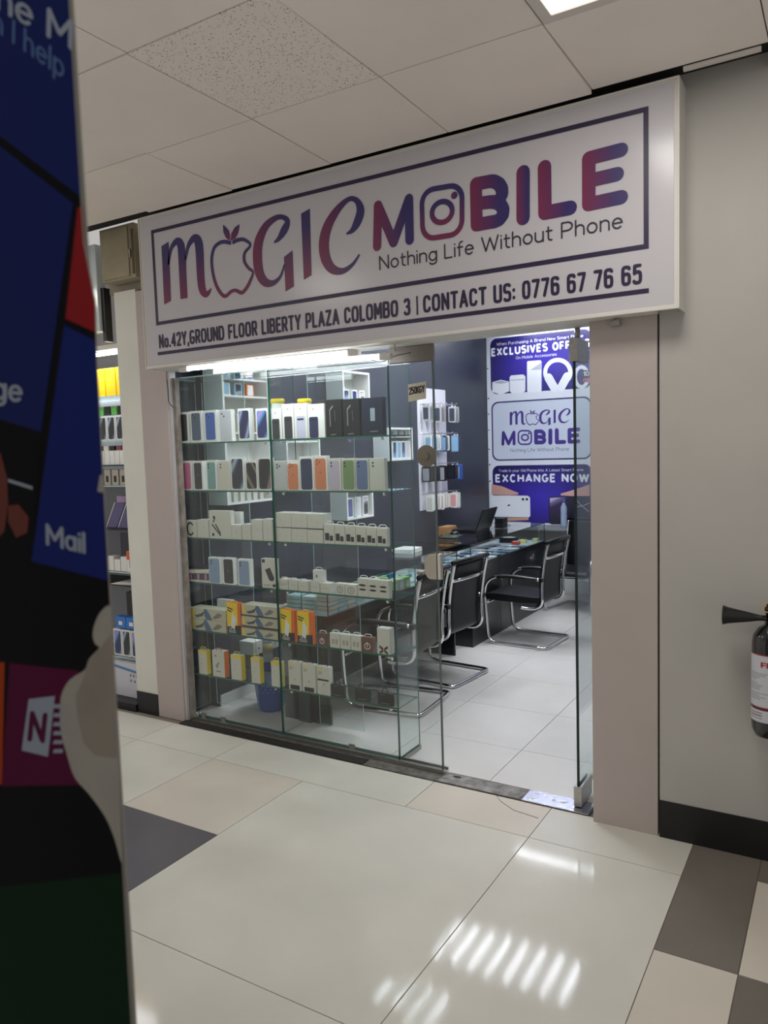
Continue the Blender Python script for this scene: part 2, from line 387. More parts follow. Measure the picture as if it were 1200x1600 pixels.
# corridor ceiling panels (lamps in the place of a tile; the leftmost is added to light that side)
PAN = emis('lit_diffuser', (255, 250, 240), 2.2)
def ceiling_panel(x0, y0, watts, label):
    x1, y1 = x0 + .593, y0 + .607; cx, cy = (x0 + x1) / 2, (y0 + y1) / 2
    t = thing('ceiling_light', label, 'ceiling light', (cx, cy, 2.9))
    MB().box(-.29, .29, -.298, -.262, -.006, .012, TRIM).box(-.29, .29, .262, .298, -.006, .012, TRIM).box(-.29, -.255, -.262, .262, -.006, .012, TRIM).box(.255, .29, -.262, .262, -.006, .012, TRIM).build('frame', t)
    MB().box(-.255, .255, -.262, .262, .0, .008, PAN).build('diffuser', t)
    ld = bpy.data.lights.new('panel_light', 'AREA'); ld.shape = 'RECTANGLE'; ld.size = .5; ld.size_y = .5; ld.energy = watts; ld.color = (1, .965, .91)
    lo = bpy.data.objects.new('panel_light', ld); COL.objects.link(lo); lo.location = (0, 0, -.012); lo.parent = t
for (x0, y0), wt in LIGHT_TILES.items():
    ceiling_panel(x0, y0, wt, {2.541: 'square ceiling light panel in front of the right end of the shop sign', -.423: 'square ceiling light panel behind the foreground poster board', 3.13: 'square ceiling light panel furthest behind the camera', -2.205: 'added square ceiling light panel in front of the neighbouring shop'}[x0])
# ================================================================== CORRIDOR WALLS, COLUMNS, PLINTHS
struct(bx('wall_right', 2.752, 4.6, -.085, .1, 0, 2.96, WALLM))
struct(bx('baseboard_right', 2.752, 4.6, -.0905, -.085, 0, .153, BLACKB))
struct(bx('wall_front', 0.002, 2.752, -.075, .054, 2.078, 2.97, WHITE))
sc_r = struct(bx('trim_3', 2.483, 2.744, -.087, .12, 0, 2.0775, COLUMN))
struct(bx('trim_4', -.218, -.002, -.006, .05, 0, 2.56, COLUMN))
struct(bx('trim_5', -.0015, .014, .004, .05, 0, 2.0775, mat('aluminium_strip', (206, 204, 206), .35, metal=.3)))
struct(bx('trim_6', .0145, .038, .022, .054, .02, 2.04, mat('grey_stone_strip', (140, 132, 124), .7, noise=.4, nscale=14)))
struct(bx('wall_left', -.405, -.221, -.004, .12, 0, 2.575, PILLAR))
struct(bx('baseboard_left', -.407, -.2215, -.009, -.004, 0, .133, BLACKB))
struct(bx('trim_7', -.47, -.002, .02, .12, 2.575, 2.95, mat('beige_wall', (150, 142, 126), .7)))
# dirty threshold and floor channel under the glass
th = struct(bx('trim_8', .0, 2.455, -.05, .066, -.004, .0045, DIRTY))
MB().box(.03, 1.715, .03, .05, .005, .024, STEEL).box(.03, 1.715, .083, .092, .005, .02, STEEL).build('floor_channel', th)
MB().box(.0, 1.3, -.052, .012, .0046, .0075, mat('black_grime', (30, 27, 24), .9, noise=.5, nscale=30)).build('grime_strip', th)
MB().prism([(1.72, -.048), (2.13, -.049), (2.14, .02), (2.1, .055), (1.9, .05), (1.78, .058), (1.73, .03)], .0012, mat('worn_concrete_patch', (128, 124, 120), .85, noise=.55, nscale=22, bump=1, bscale=45), lambda u, v, w_: (u, v, .0047 + w_)).build('worn_patch', th)
MB().prism([(1.79 + .022 * math.cos(t * .5236), .03 + .011 * math.sin(t * .5236)) for t in range(12)], .0006, mat('black_grime', (30, 27, 24), .9), lambda u, v, w_: (u, v, .0062 + w_)).build('old_pivot_hole', th)
tag(MB().tube([(2.03, -.056, .0006), (2.07, -.10, .0006), (2.15, -.15, .0006), (2.27, -.17, .0006)], .0011, CDARK, 5).build('floor_crack'), 'thin curved dark crack in the floor tile before the doorway', 'crack')
pv = thing('floor_pivot_plate', 'shiny steel floor plate at the foot of the open glass door', 'metal plate', (2.3, .005, .005))
MB().box(-.15, .15, -.058, .055, 0, .003, mat('polished_plate', (205, 205, 215), .22, metal=1.0, bump=.3, bscale=40)).build('plate', pv)
for a in ((-.11, -.03), (-.11, .03), (-.02, 0), (.02, 0)): MB().lathe([(.008, .003), (.008, .004), (.005, .0045)], (a[0], a[1], 0), STEEL, 10).build('screw', pv)
# electrical box above the pillar
eb = thing('electrical_box', 'beige metal electrical box above the pillar left of the sign', 'electrical box', (-.27, -.02, 2.618))
BEI = mat('beige_metal', (158, 148, 122), .5, noise=.12, nscale=9)
MB().box(-.14, .15, -.06, .03, 0, .305, BEI).build('body', eb, .004)
MB().box(-.125, .105, -.068, -.0605, .012, .29, BEI).build('door', eb, .003)
MB().box(.112, .122, -.07, -.0605, .11, .16, STEEL).build('latch', eb)
MB().box(.128, .146, -.064, -.0605, .02, .27, mat('brown_metal', (92, 80, 62), .6)).build('side_rail', eb)
# ================================================================== SHOP SHELL
struct(bx('wall_inner_left', -.09, .0, .286, 4.7, 0, 2.9, SHOPDARK))
struct(bx('wall_case_side', -.10, -.07, .056, .285, 0, 2.9, SHOPDARK))
struct(bx('wall_back', .0, 2.82, 4.6, 4.7, 0, 2.9, mat('shop_back_wall', (206, 206, 206), .5)))
struct(bx('wall_inner_right', 2.745, 2.82, .1, 4.6, 0, 2.9, mat('shop_side_wall', (92, 94, 102), .5)))
ceil2 = struct(bx('ceiling_shop', .0, 2.745, .125, 4.6, 2.86, 2.9, mat('shop_ceiling', (226, 226, 226), .7)))
struct(bx('baseboard_inner_left', .0005, .01, .3, 4.6, 0, .07, MELA))
# ================================================================== SIGN
SGY = -.2
def grad(name, c0, c1, ax='z', flip=False, rough=.35):
    if name in MATS: return MATS[name]
    m = mat(name, c0, rough); nt = m.node_tree; b = nt.nodes['Principled BSDF']
    tc = nt.nodes.new('ShaderNodeTexCoord'); sp = nt.nodes.new('ShaderNodeSeparateXYZ'); nt.links.new(tc.outputs['Generated'], sp.inputs[0])
    r = nt.nodes.new('ShaderNodeValToRGB'); r.color_ramp.elements[0].position = .08; r.color_ramp.elements[1].position = .75
    r.color_ramp.elements[0].color = (*lin(c0), 1); r.color_ramp.elements[1].color = (*lin(c1), 1)
    nt.links.new(sp.outputs[{'x': 0, 'z': 2}[ax]], r.inputs[0]); nt.links.new(r.outputs[0], b.inputs['Base Color']); return m
PLUM, INDI = (112, 38, 76), (50, 40, 98)
G_UP = grad('print_plum_to_indigo_up', PLUM, INDI, 'z'); G_RT = grad('print_plum_to_indigo_right', PLUM, INDI, 'x')
NAVY = mat('print_navy', (38, 28, 62), .4)
SGF = mat('sign_face_vinyl', (194, 191, 197), .2, spec=.4)
sign = thing('shop_sign', 'long white shop sign with purple lettering above the glass front', 'shop sign', (0, 0, 0))
MB().box(.06, 2.838, -.196, -.08, 2.088, 2.874, WHITE).build('box_body', sign)
MB().box(.075, 2.825, -.1985, -.1965, 2.085, 2.868, SGF).build('face_panel', sign)
for n_, a in (('frame_bar', (.058, 2.842, -.203, -.08, 2.874, 2.882)), ('frame_bar', (.058, 2.842, -.203, -.19, 2.072, 2.087)), ('frame_bar', (.055, .0595, -.203, -.08, 2.072, 2.882)), ('frame_bar', (2.8385, 2.845, -.203, -.08, 2.072, 2.882))):
    MB().box(*a, WHITE).build(n_, sign, .0015)
MB().box(.07, 2.75, -.188, -.09, 2.076, 2.0875, WHITE).build('soffit_panel', sign)
sfn = lambda off: (lambda u, v, w_=0: (u, SGY - .0002 - off - w_, v))
def S(px, py): p = at(px, py, y=SGY); return (p.x, p.z)
# border frame and rules (printed)
for a in ((.152, 2.738, 2.785, 2.803), (.152, 2.738, 2.30, 2.318), (.152, .170, 2.318, 2.785), (2.720, 2.738, 2.318, 2.785), (.152, 2.738, 2.14, 2.157)):
    MB().prism([(a[0], a[2]), (a[1], a[2]), (a[1], a[3]), (a[0], a[3])], 0, NAVY, sfn(0)).build('printed_rule', sign)
def logo_letters(parent, T5, T6, fn, gm, gr, name='letter', dark=None):
    """the word mark; T5/T6 map the two traced frames into the plane"""
    up = dark or gm; rt = dark or gr
    def rb(pts, T, closed=False, n=5):
        k = abs(T(100, 0)[0] - T(0, 0)[0]) / 100
        p = spline([(*T(a, b), c * k) for a, b, c in pts], n, closed); return [(q[0], q[1], abs(q[2])) for q in p]
    m = MB()
    m.prism([T5(*p) for p in ((88, 722), (118, 703), (121, 745), (128, 955), (100, 970))], 0, up, fn)
    ribbon(m, rb([(118, 800, 8), (128, 735, 13), (150, 703, 20), (168, 712, 28), (175, 760, 31), (179, 850, 30), (184, 945, 29)], T5), up, fn)
    ribbon(m, rb([(190, 780, 8), (202, 722, 14), (224, 690, 22), (242, 698, 30), (250, 740, 32), (255, 850, 30), (262, 905, 28), (276, 926, 20), (290, 918, 12), (299, 902, 4)], T5), up, fn)
    m.build(name, parent)
    m = MB(); ribbon(m, rb([(385, 708, 11), (360, 703, 11), (335, 708, 11), (312, 730, 11), (302, 775, 11), (306, 830, 11), (320, 885, 11), (343, 925, 11), (362, 934, 11), (385, 915, 10), (405, 910, 10), (430, 920, 11), (450, 900, 11), (468, 865, 10), (478, 832, 8), (459, 815, 9), (441, 785, 10), (443, 750, 10), (467, 717, 8), (440, 694, 10), (412, 696, 11)], T5, True), up, fn); m.build(name, parent)
    m = MB()
    m.prism([T5(*p) for p in ((350, 630), (352, 662), (362, 685), (378, 699), (381, 676), (375, 655), (362, 640))], 0, up, fn)
    m.prism([T5(*p) for p in ((420, 628), (400, 642), (386, 668), (382, 699), (402, 690), (414, 668), (419, 645))], 0, up, fn); m.build('leaf_mark', parent)
    m = MB(); ribbon(m, rb([(568, 706, 5), (588, 690, 14), (610, 655, 24), (625, 618, 18), (605, 598, 13), (572, 603, 16), (530, 640, 24), (502, 705, 32), (497, 775, 33), (507, 840, 30), (532, 876, 24), (565, 878, 15), (595, 850, 9), (612, 800, 5)], T5), rt, fn)
    m.prism([T5(*p) for p in ((610, 768), (646, 740), (652, 893), (617, 915))], 0, up, fn); m.build(name, parent)
    MB().prism([T5(*p) for p in ((683, 583), (720, 562), (727, 845), (695, 865))], 0, up, fn).build(name, parent)
    m = MB(); ribbon(m, rb([(876, 669, 4), (900, 655, 14), (922, 620, 24), (936, 570, 24), (920, 528, 15), (885, 522, 13), (835, 570, 22), (795, 640, 30), (780, 710, 33), (788, 775, 31), (815, 818, 25), (858, 828, 16), (900, 802, 10), (932, 757, 5)], T5), rt, fn); m.build(name, parent)
    k6 = abs(T6(100, 0)[0] - T6(0, 0)[0]) / 100
    def sk(lines, wd, mt, nm=name):
        m = MB(); strokes(m, [[T6(*p) for p in l] for l in lines], wd * k6, mt, fn, True, 14); m.build(nm, parent)
    sk([[(65, 588), (68, 447), (122, 575), (175, 424), (178, 566)]], 29, rt)
    # camera badge in place of the O
    c = [(213, 392), (366, 366), (366, 548), (218, 572)]
    def q(u, v):
        a = [c[0][i] + (c[1][i] - c[0][i]) * u for i in (0, 1)]; b = [c[3][i] + (c[2][i] - c[3][i]) * u for i in (0, 1)]
        return (a[0] + (b[0] - a[0]) * v, a[1] + (b[1] - a[1]) * v)
    sk([[q(u, v) for u, v in rrect(.04, .96, .03, .97, .27, 6)] + [q(*rrect(.04, .96, .03, .97, .27, 6)[0])]], 15, up)
    sk([[q(.5 + .235 * math.cos(t * .2618), .5 + .2 * math.sin(t * .2618)) for t in range(25)]], 15, up, 'lens_ring')
    sk([[q(.78, .22), q(.785, .22)]], 20, rt, 'lens_dot')
    B = [(408, 372), (462, 362)] + [(462 + 38 * math.sin(t), 396 - 38 * math.cos(t) + 4) for t in (.3, .8, 1.3, 1.8, 2.3, 2.8)] + [(462, 434), (412, 440)]
    B2 = [(462, 434)] + [(464 + 40 * math.sin(t), 468 - 36 * math.cos(t)) for t in (.4, .9, 1.4, 1.9, 2.4, 2.9)] + [(462, 504), (411, 514)]
    sk([[(408, 372), (411, 514)], B, B2], 36, rt)
    sk([[(572, 332), (572, 490)]], 38, rt)
    sk([[(646, 314), (648, 472), (735, 455)]], 37, rt)
    sk([[(912, 254), (800, 283), (800, 442), (912, 418)], [(800, 361), (898, 338)]], 35, rt)
logo_letters(sign, lambda a, b: S(220 + a * .36667, 120 + b * .36667), lambda a, b: S(560 + a * .45, 120 + b * .45), sfn(.0003), G_UP, G_RT)
TXT = mat('print_dark_text', (44, 40, 52), .4)
words('tagline_word', sign, 'Nothing Life Without Phone', 1.582, 2.642, 2.391, .056, .115, TXT, sfn(0), gap=.17)
words('address_word', sign, 'No.42Y,GROUND FLOOR LIBERTY PLAZA COLOMBO 3', .172, 1.725, 2.181, .062, .2, NAVY, sfn(0), q=3.4, gap=.36)
m = MB(); m.prism([(1.761, 2.172), (1.769, 2.172), (1.769, 2.252), (1.761, 2.252)], 0, NAVY, sfn(0)); m.build('divider_mark', sign)
words('contact_word', sign, 'CONTACT US: 0776 67 76 65', 1.80, 2.708, 2.182, .062, .2, NAVY, sfn(0), q=3.4, gap=.36)
# tubes under the sign
TUBE = emis('lit_tube', (245, 250, 255), 9)
def tube_light(x0, x1, y, z0, z1, label):
    t = thing('tube_light', label, 'tube light', ((x0 + x1) / 2, y, (z0 + z1) / 2), 0, 'tube lights under the sign')
    h = (x1 - x0) / 2; dz = (z1 - z0) / 2
    MB().tube([(-h + .03, 0, -dz), (h - .03, 0, dz)], .011, TUBE, 12).build('tube', t)
    for s_, e in ((-1, 'end_cap'), (1, 'end_cap')):
        MB().box(s_ * h - .03, s_ * h + .03, -.014, .014, s_ * dz - .015, s_ * dz + .013, WHITE).build(e, t, .003)
    MB().add([(-h, -.01, -dz + .0125), (h, -.01, dz + .0125), (h, .01, dz + .0125), (-h, .01, -dz + .0125), (-h, -.01, -dz + .017), (h, -.01, dz + .017), (h, .01, dz + .017), (-h, .01, -dz + .017)], [(0, 1, 2, 3), (4, 5, 6, 7), (0, 1, 5, 4), (1, 2, 6, 5), (2, 3, 7, 6), (3, 0, 4, 7)], WHITE).build('batten', t)
    ld = bpy.data.lights.new('tube_lamp', 'AREA'); ld.shape = 'RECTANGLE'; ld.size = h * 1.9; ld.size_y = .02; ld.energy = P_TUBE; ld.color = (.93, .97, 1)
    lo = bpy.data.objects.new('tube_lamp', ld); COL.objects.link(lo); lo.location = (0, 0, -.014); lo.parent = t
tube_light(.30, 1.40, -.155, 2.057, 2.046, 'upper lit white tube directly below the lower edge of the sign')
tube_light(.50, 1.54, -.10, 2.035, 2.022, 'lower lit white tube just above the top of the glass display case')
# loose cables and clips below the sign
CAB = mat('black_cable', (30, 28, 28), .5)
tag(MB().tube(spline([(.02, -.02, 2.03), (.035, -.03, 1.98), (.028, -.02, 1.9), (.04, 0, 1.87)], 6), .0025, CAB, 6).build('cable'), 'thin black cable hanging at the left end of the tube lights', 'cable')
tag(MB().tube(spline([(1.42, -.1, 2.03), (1.5, -.09, 2.0), (1.58, -.08, 2.022), (1.66, -.08, 2.03)], 6), .002, CAB, 6).build('cable'), 'thin black cable looping at the right end of the tube lights', 'cable')
tag(MB().tube(spline([(1.60, -.12, 2.07), (1.60, -.12, 2.04), (1.64, -.12, 2.035), (1.66, -.12, 2.05)], 6), .003, STEEL, 6).build('wire_hook'), 'small bent wire hook under the sign above the fixed glass panel', 'hook')
tag(bx('metal_clip', 2.575, 2.61, -.12, -.095, 2.045, 2.069, STEEL, bevel=.003), 'small metal clip under the sign above the right column', 'clip')
# ================================================================== FOREGROUND POSTER BOARD
BY = -2.687
def Bd(px, py): p = at(px, py, y=BY); return (p.x, p.z)
bd = thing('poster_board', 'tall dark poster board with computer tiles in the left foreground', 'poster board', (2.45, BY, 0))
rel = lambda off: (lambda u, v, w_=0: (u - 2.45, -off - w_, v))
MB().box(-.55, .3082, .0003, .003, .02, 2.32, mat('board_core', (120, 118, 112), .6)).build('board', bd)
MB().box(-.55, -.53, .0075, .04, 0, 2.2, STEEL).box(.22, .24, .0075, .05, 0, 2.2, STEEL).build('stand_frame', bd)
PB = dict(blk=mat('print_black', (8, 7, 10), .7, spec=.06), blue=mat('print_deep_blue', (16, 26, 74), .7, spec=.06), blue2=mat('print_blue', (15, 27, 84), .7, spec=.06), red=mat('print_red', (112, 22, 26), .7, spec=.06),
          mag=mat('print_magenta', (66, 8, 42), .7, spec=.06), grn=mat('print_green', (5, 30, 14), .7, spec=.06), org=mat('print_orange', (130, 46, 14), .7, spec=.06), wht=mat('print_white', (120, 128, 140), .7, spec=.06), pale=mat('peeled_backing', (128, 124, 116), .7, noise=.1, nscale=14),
          pale2=mat('peeled_backing_shade', (112, 106, 96), .7, noise=.12, nscale=18), skin=mat('print_skin', (84, 44, 38), .7, spec=.06), txt=mat('print_pale_blue_text', (64, 84, 122), .7, spec=.06))  # print colours darkened to carry the shade of the backlit board
def bp(name, pts, k, off): return MB().prism([Bd(*p) for p in pts], 0, PB[k], rel(off)).build(name, bd)
bp('printed_ground', [(-320, -120), (103, -120), (110, 0), (122, 200), (133, 380), (150, 470), (152, 560), (165, 800), (180, 1060), (192, 1350), (206, 1600), (220, 1900), (-320, 1900)], 'blk', .0003)
bp('printed_tile', [(-320, -120), (103, -120), (110, 0), (121, 190), (129, 309), (0, 212), (-320, -20)], 'blue', .0006)
bp('printed_tile', [(-320, 20), (0, 228), (115, 318), (65, 675), (0, 655), (-320, 540)], 'blue', .0006)
bp('printed_tile', [(122, 325), (131, 322), (135, 400), (150, 478), (152, 520), (103, 498)], 'red', .0006)
bp('printed_tile', [(101, 508), (151, 533), (155, 640), (162, 760), (170, 907), (50, 877)], 'blue2', .0006)
bp('printed_photo', [(-320, 560), (0, 668), (66, 690), (52, 868), (0, 860), (-320, 800)], 'blk', .0006)
bp('printed_tile', [(-320, 1000), (8, 1035), (4, 1226), (-320, 1200)], 'org', .0006)
bp('printed_tile', [(16, 1036), (124, 1048), (140, 1226), (3, 1228)], 'mag', .0006)
bp('printed_tile', [(-320, 1440), (0, 1386), (190, 1364), (200, 1500), (206, 1600), (220, 1900), (-320, 1900)], 'grn', .0006)
bp('printed_figure', [(-10, 700), (2, 708), (12, 745), (14, 785), (8, 830), (-10, 850)], 'skin', .0009)
bp('printed_figure', [(14, 790), (30, 788), (46, 808), (44, 832), (26, 840), (14, 815)], 'skin', .0009)
bp('printed_figure', [(14, 748), (52, 760), (52, 765), (14, 753)], 'wht', .0009)
pl = [(174, 948), (160, 954), (150, 972), (146, 992), (150, 1006), (156, 1012), (140, 1030), (134, 1046), (110, 1062), (96, 1090), (96, 1140), (106, 1180), (118, 1215), (140, 1240), (165, 1275), (180, 1310), (190, 1345), (191, 1330), (186, 1200), (180, 1060), (176, 1000)]
m = MB(); m.prism([Bd(*p) for p in spline(pl, 3, True)], 0, PB['pale'], rel(.0009)); m.build('peeled_patch', bd)
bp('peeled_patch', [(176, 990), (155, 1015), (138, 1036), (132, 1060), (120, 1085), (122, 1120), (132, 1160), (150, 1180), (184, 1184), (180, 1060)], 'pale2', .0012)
m = MB(); ribbon(m, [(*Bd(a, b), .0016) for a, b in ((107, -60), (110, 0), (122, 200), (133, 380), (151, 475), (153, 560), (166, 800), (181, 1060), (193, 1350), (207, 1600), (222, 1900))], PB['pale'], rel(.0013)); m.build('worn_edge', bd)
bp('peeled_patch', [(158, 742), (162, 742), (166, 770), (154, 768)], 'pale', .0014)
def btext(s, pts, p0, p1, up, cap, wt, k, name='printed_lettering'):
    mm = MB(); W, ls = text_lines(s, 2, .2)
    def f(u, v, w_=0):
        t = u / W; x = p0[0] + (p1[0] - p0[0]) * t + up[0] * cap * v; y = p0[1] + (p1[1] - p0[1]) * t + up[1] * cap * v
        return rel(.001)(*Bd(x, y), w_)
    strokes(mm, ls, wt, PB[k], f, True, 8); mm.build(name, bd)
btext('Mail', None, (76, 850), (133, 863), (-.02, -1), 30, .16, 'wht')
btext('ge', None, (-8, 622), (34, 627), (.03, -1), 34, .16, 'wht')
btext('he M', None, (-2, 14), (112, 76), (.02, -1), 42, .14, 'wht')
btext('n I help', None, (-8, 46), (100, 122), (.02, -1), 34, .13, 'txt')
bp('printed_logo', [(46, 1092), (87, 1087), (76, 1182), (35, 1172)], 'wht', .0009)
btext('N', None, (48, 1154), (68, 1157), (.1, -1), 40, .2, 'mag')
mm = MB()
for i in range(6):
    y = 1100 + i * 14; mm.prism([Bd(*p) for p in ((86, y), (100, y), (99, y + 6), (84, y + 6))], 0, PB['wht'], rel(.0011))
mm.build('printed_logo', bd)
# ================================================================== GLASS DISPLAY CASE
CX0, CX1, CX2 = -.055, .7042, 1.458; CYF, CYB = .0615, .27
SHELF_Z = [1.663, 1.386, 1.107, .842, .553, .284]
case = thing('display_case', 'tall glass display case with six shelves of phone boxes in the shop window', 'display case', (0, 0, 0))
def pane(name, *a, thin, parent=None, gm=None, edge=None): return MB().box(*a, gm or GLASS, edge=edge or GEDGE, thin=thin).build(name, parent or case)
pane('front_pane', CX0, CX1 - .005, CYF - .008, CYF, .026, 2.036, thin='y'); pane('front_pane', CX1 + .001, CX2, CYF - .008, CYF, .026, 2.036, thin='y')
pane('side_pane', CX0, CX0 + .006, CYF + .001, CYB, .026, 2.03, thin='x', edge=GEDGE_L)
pane('divider_pane', CX1 - .003, CX1 + .003, CYF + .001, CYB, .026, 2.03, thin='x', edge=GEDGE)
pane('side_pane', CX2 - .006, CX2, CYF + .001, CYB, .026, 2.03, thin='x', edge=GEDGE, gm=GLASS_G)
pane('top_pane', CX0, CX2 + .004, CYF - .004, CYB + .04, 2.0365, 2.0445, thin='z', gm=GLASS_G, edge=GEDGE_L)
for z in SHELF_Z:
    for a, b in ((CX0 + .008, CX1 - .006), (CX1 + .006, CX2 - .008)):
        pane('shelf', a, b, CYF + .003, CYB - .004, z - .0085, z, thin='z', gm=GLASS_G)
        for px_ in (a + .05, b - .05): MB().lathe([(.008, 0), (.008, .012), (.005, .014)], (px_, CYF + .014, z - .0232), CHROME, 10).build('shelf_clip', case)
pane('rear_pane', .0, .34, CYB + .002, CYB + .007, .03, 2.03, thin='y', edge=GEDGE_L)
pane('rear_pane', .80, 1.10, CYB + .002, CYB + .007, .03, 2.03, thin='y', edge=GEDGE_L)
for x_ in (.08, .24, 1.15): MB().box(x_, x_ + .035, CYF - .0115, CYF - .0065, .026, .05, STEEL).build('foot_clip', case)
MB().box(CX2 - .012, CX2 + .006, CYF + .01, CYB, .0, .022, STEEL).build('base_channel', case)
# fixed glass leaf to the right of the case
fx = thing('fixed_glass_panel', 'fixed clear glass panel with a square sticker and lock between case and doorway', 'glass panel', (0, 0, 0))
MB().box(1.462, 1.712, .036, .046, .022, 2.0, GLASS, edge=GEDGE_D, thin='y').build('pane', fx)
MB().box(1.48, 1.716, .03, .052, 2.002, 2.077, mat('aged_rail', (122, 114, 106), .45, metal=.3)).build('top_rail', fx, .002)
MB().box(1.706, 1.7125, .0355, .0465, .024, 1.999, mat('dull_glass_edge', (84, 96, 92), .4)).build('polished_edge', fx)
st = MB().prism([(1.575, 1.815), (1.672, 1.825), (1.674, 1.905), (1.577, 1.897)], .001, mat('silver_sticker', (176, 168, 150), .4, metal=.3), lambda u, v, w_: (u, .0355 - w_, v)).build('sticker', fx)
m = MB(); text(m, '250KGY', 1.583, 1.664, 1.85, .03, .2, INK, lambda u, v, w_=0: (u, .0342 - w_, v + (u - 1.58) * .08)); m.build('sticker_lettering', st)
m = MB(); m.lathe([(.0, 0), (.052, 0), (.052, -.006), (.018, -.008), (.016, -.014), (0, -.014)], (1.668, .035, 1.555), mat('bronze_plate', (112, 106, 96), .45, metal=.5), 28, 'y', False); m.build('round_handle_plate', fx)
pts = [(1.706, .965), (1.706, 1.085)] + [(1.672 + .03 * math.cos(t), 1.025 + .06 * math.sin(t)) for t in [math.radians(a) for a in range(90, 271, 15)]]
MB().prism(pts, .006, mat('lock_beige', (168, 162, 148), .5), lambda u, v, w_: (u, .035 - w_, v)).build('lock_plate', fx)
MB().box(1.7135, 1.73, .028, .052, .965, 1.09, mat('lock_silver', (214, 210, 200), .25, metal=.6)).build('lock_strike', fx, .002)
# open glass door leaf
dr = thing('glass_door', 'frameless glass door standing open inwards beside the right column', 'glass door', (2.393, .0, 0))
MB().box(-.0055, .0065, .0, .74, .055, 1.955, GLASS_G, edge=GEDGE_D, thin='x').build('pane', dr)
for z0, z1, nm in ((1.935, 2.03, 'top_patch_fitting'), (.012, .10, 'bottom_patch_fitting')):
    MB().box(-.017, -.006, -.004, .15, z0, z1, STEEL).box(.007, .017, -.004, .15, z0, z1, STEEL).box(-.017, .017, -.012, -.0045, z0, z1, STEEL).build(nm, dr)
MB().lathe([(.012, 2.03), (.012, 2.077)], (0, .05, 0), STEEL, 12).build('top_pivot', dr)
MB().lathe([(.014, .0035), (.014, .012)], (0, .05, 0), STEEL, 12).build('bottom_pivot', dr)
# ================================================================== PRODUCT BOXES
def swirl(name, c0, c1, c2, scale=14, rot=.6):
    if name in MATS: return MATS[name]
    m = mat(name, c0, .25, coat=.3); nt = m.node_tree; b = nt.nodes['Principled BSDF']
    tc = nt.nodes.new('ShaderNodeTexCoord'); mp = nt.nodes.new('ShaderNodeMapping'); mp.inputs['Rotation'].default_value = (0, rot, 0)
    nt.links.new(tc.outputs['Generated'], mp.inputs[0])
    wv = nt.nodes.new('ShaderNodeTexWave'); wv.inputs['Scale'].default_value = scale / 42; wv.inputs['Distortion'].default_value = 4; wv.inputs['Detail'].default_value = .5; wv.inputs['Detail Scale'].default_value = .7
    wv.bands_direction = 'Z'; nt.links.new(mp.outputs[0], wv.inputs[0])
    r = nt.nodes.new('ShaderNodeValToRGB'); e = r.color_ramp.elements; e[0].color = (*lin(c0), 1); e[1].color = (*lin(c2), 1); e[0].position = .35; e[1].position = .97
    k = e.new(.8); k.color = (*lin(c1), 1); nt.links.new(wv.outputs['Fac'], r.inputs[0]); nt.links.new(r.outputs[0], b.inputs['Base Color']); return m
SW_DARK = swirl('wallpaper_dark_swirl', (30, 38, 50), (52, 66, 84), (150, 165, 180)); SW_BLK = swirl('wallpaper_black_gold', (22, 22, 22), (36, 34, 30), (130, 116, 88), 18, -.7)
SW_PUR = swirl('wallpaper_indigo', (40, 42, 78), (70, 76, 120), (150, 160, 200), 16, .8); SW_TEAL = swirl('wallpaper_blue_violet', (40, 50, 100), (90, 150, 200), (160, 140, 210), 12, .5)
SW_GREY = swirl('wallpaper_grey_silver', (60, 62, 66), (120, 120, 126), (200, 200, 205), 14, .2)
def col(name, rgb, r=.35): return mat('print_' + name, rgb, r)
def face(x0, x1, y, z0, z1):
    """plane of a carton front, local: maps fractions to points just proud of it"""
    return lambda u, v, w_=0: (x0 + (x1 - x0) * u, y - .0006 - w_, z0 + (z1 - z0) * v)
def pic(parent, fn, W, H, u0, u1, v0, v1, mt, rad=.1, name='phone_picture'):
    """rounded picture; u,v fractions of the face; W,H its size"""
    pts = [(u / W, v / H) for u, v in rrect(u0 * W, u1 * W, v0 * H, v1 * H, rad * (u1 - u0) * W)]
    return MB().prism([(a, b) for a, b in pts], .0004, mt, lambda u, v, w_: fn(u, v, w_)).build(name, parent)
def dots(parent, fn, W, H, ps, r, mt, name='camera_dots'):
    m = MB()
    for (u, v) in ps: m.prism([(u + r / W * math.cos(t * .6283), v + r / H * math.sin(t * .6283)) for t in range(10)], .0002, mt, lambda a, b, w_: fn(a, b, w_ + .0006))
    return m.build(name, parent)
ROWBASE = {i: z for i, z in enumerate(SHELF_Z)}
def carton(row, pxl, pxr, pytop, label, name='phone_box', cat='phone box', group=None, depth=.03, mt=None, yf=.066, z=None, zb=None):
    zb = SHELF_Z[row] + .0005 if zb is None else zb
    pm = (pxl + pxr) / 2
    x0 = at(pxl, 0.5 * (pytop + 700), y=yf).x; x1 = at(pxr, 0.5 * (pytop + 700), y=yf).x
    base_py = 0
    # column edges taken at mid height of the box
    for _ in range(3):
        zt = at(pm, pytop, y=yf).z; zm = (zt + zb) / 2
        # pixel row at which the mid height lies
        P = Vector(((x0 + x1) / 2, yf, zm)) - CAM; pym = 800 - FPX * P.dot(UPV) / P.dot(FWD)
        x0 = at(pxl, pym, y=yf).x; x1 = at(pxr, pym, y=yf).x
    H = zt - zb; W = x1 - x0
    t = thing(name, label, cat, ((x0 + x1) / 2, yf, zb), 0, group)
    MB().box(-W / 2, W / 2, 0, depth, 0, H, mt or CARD).build('carton', t, .0008)
    return t, face(-W / 2, W / 2, 0, 0, H), W, H
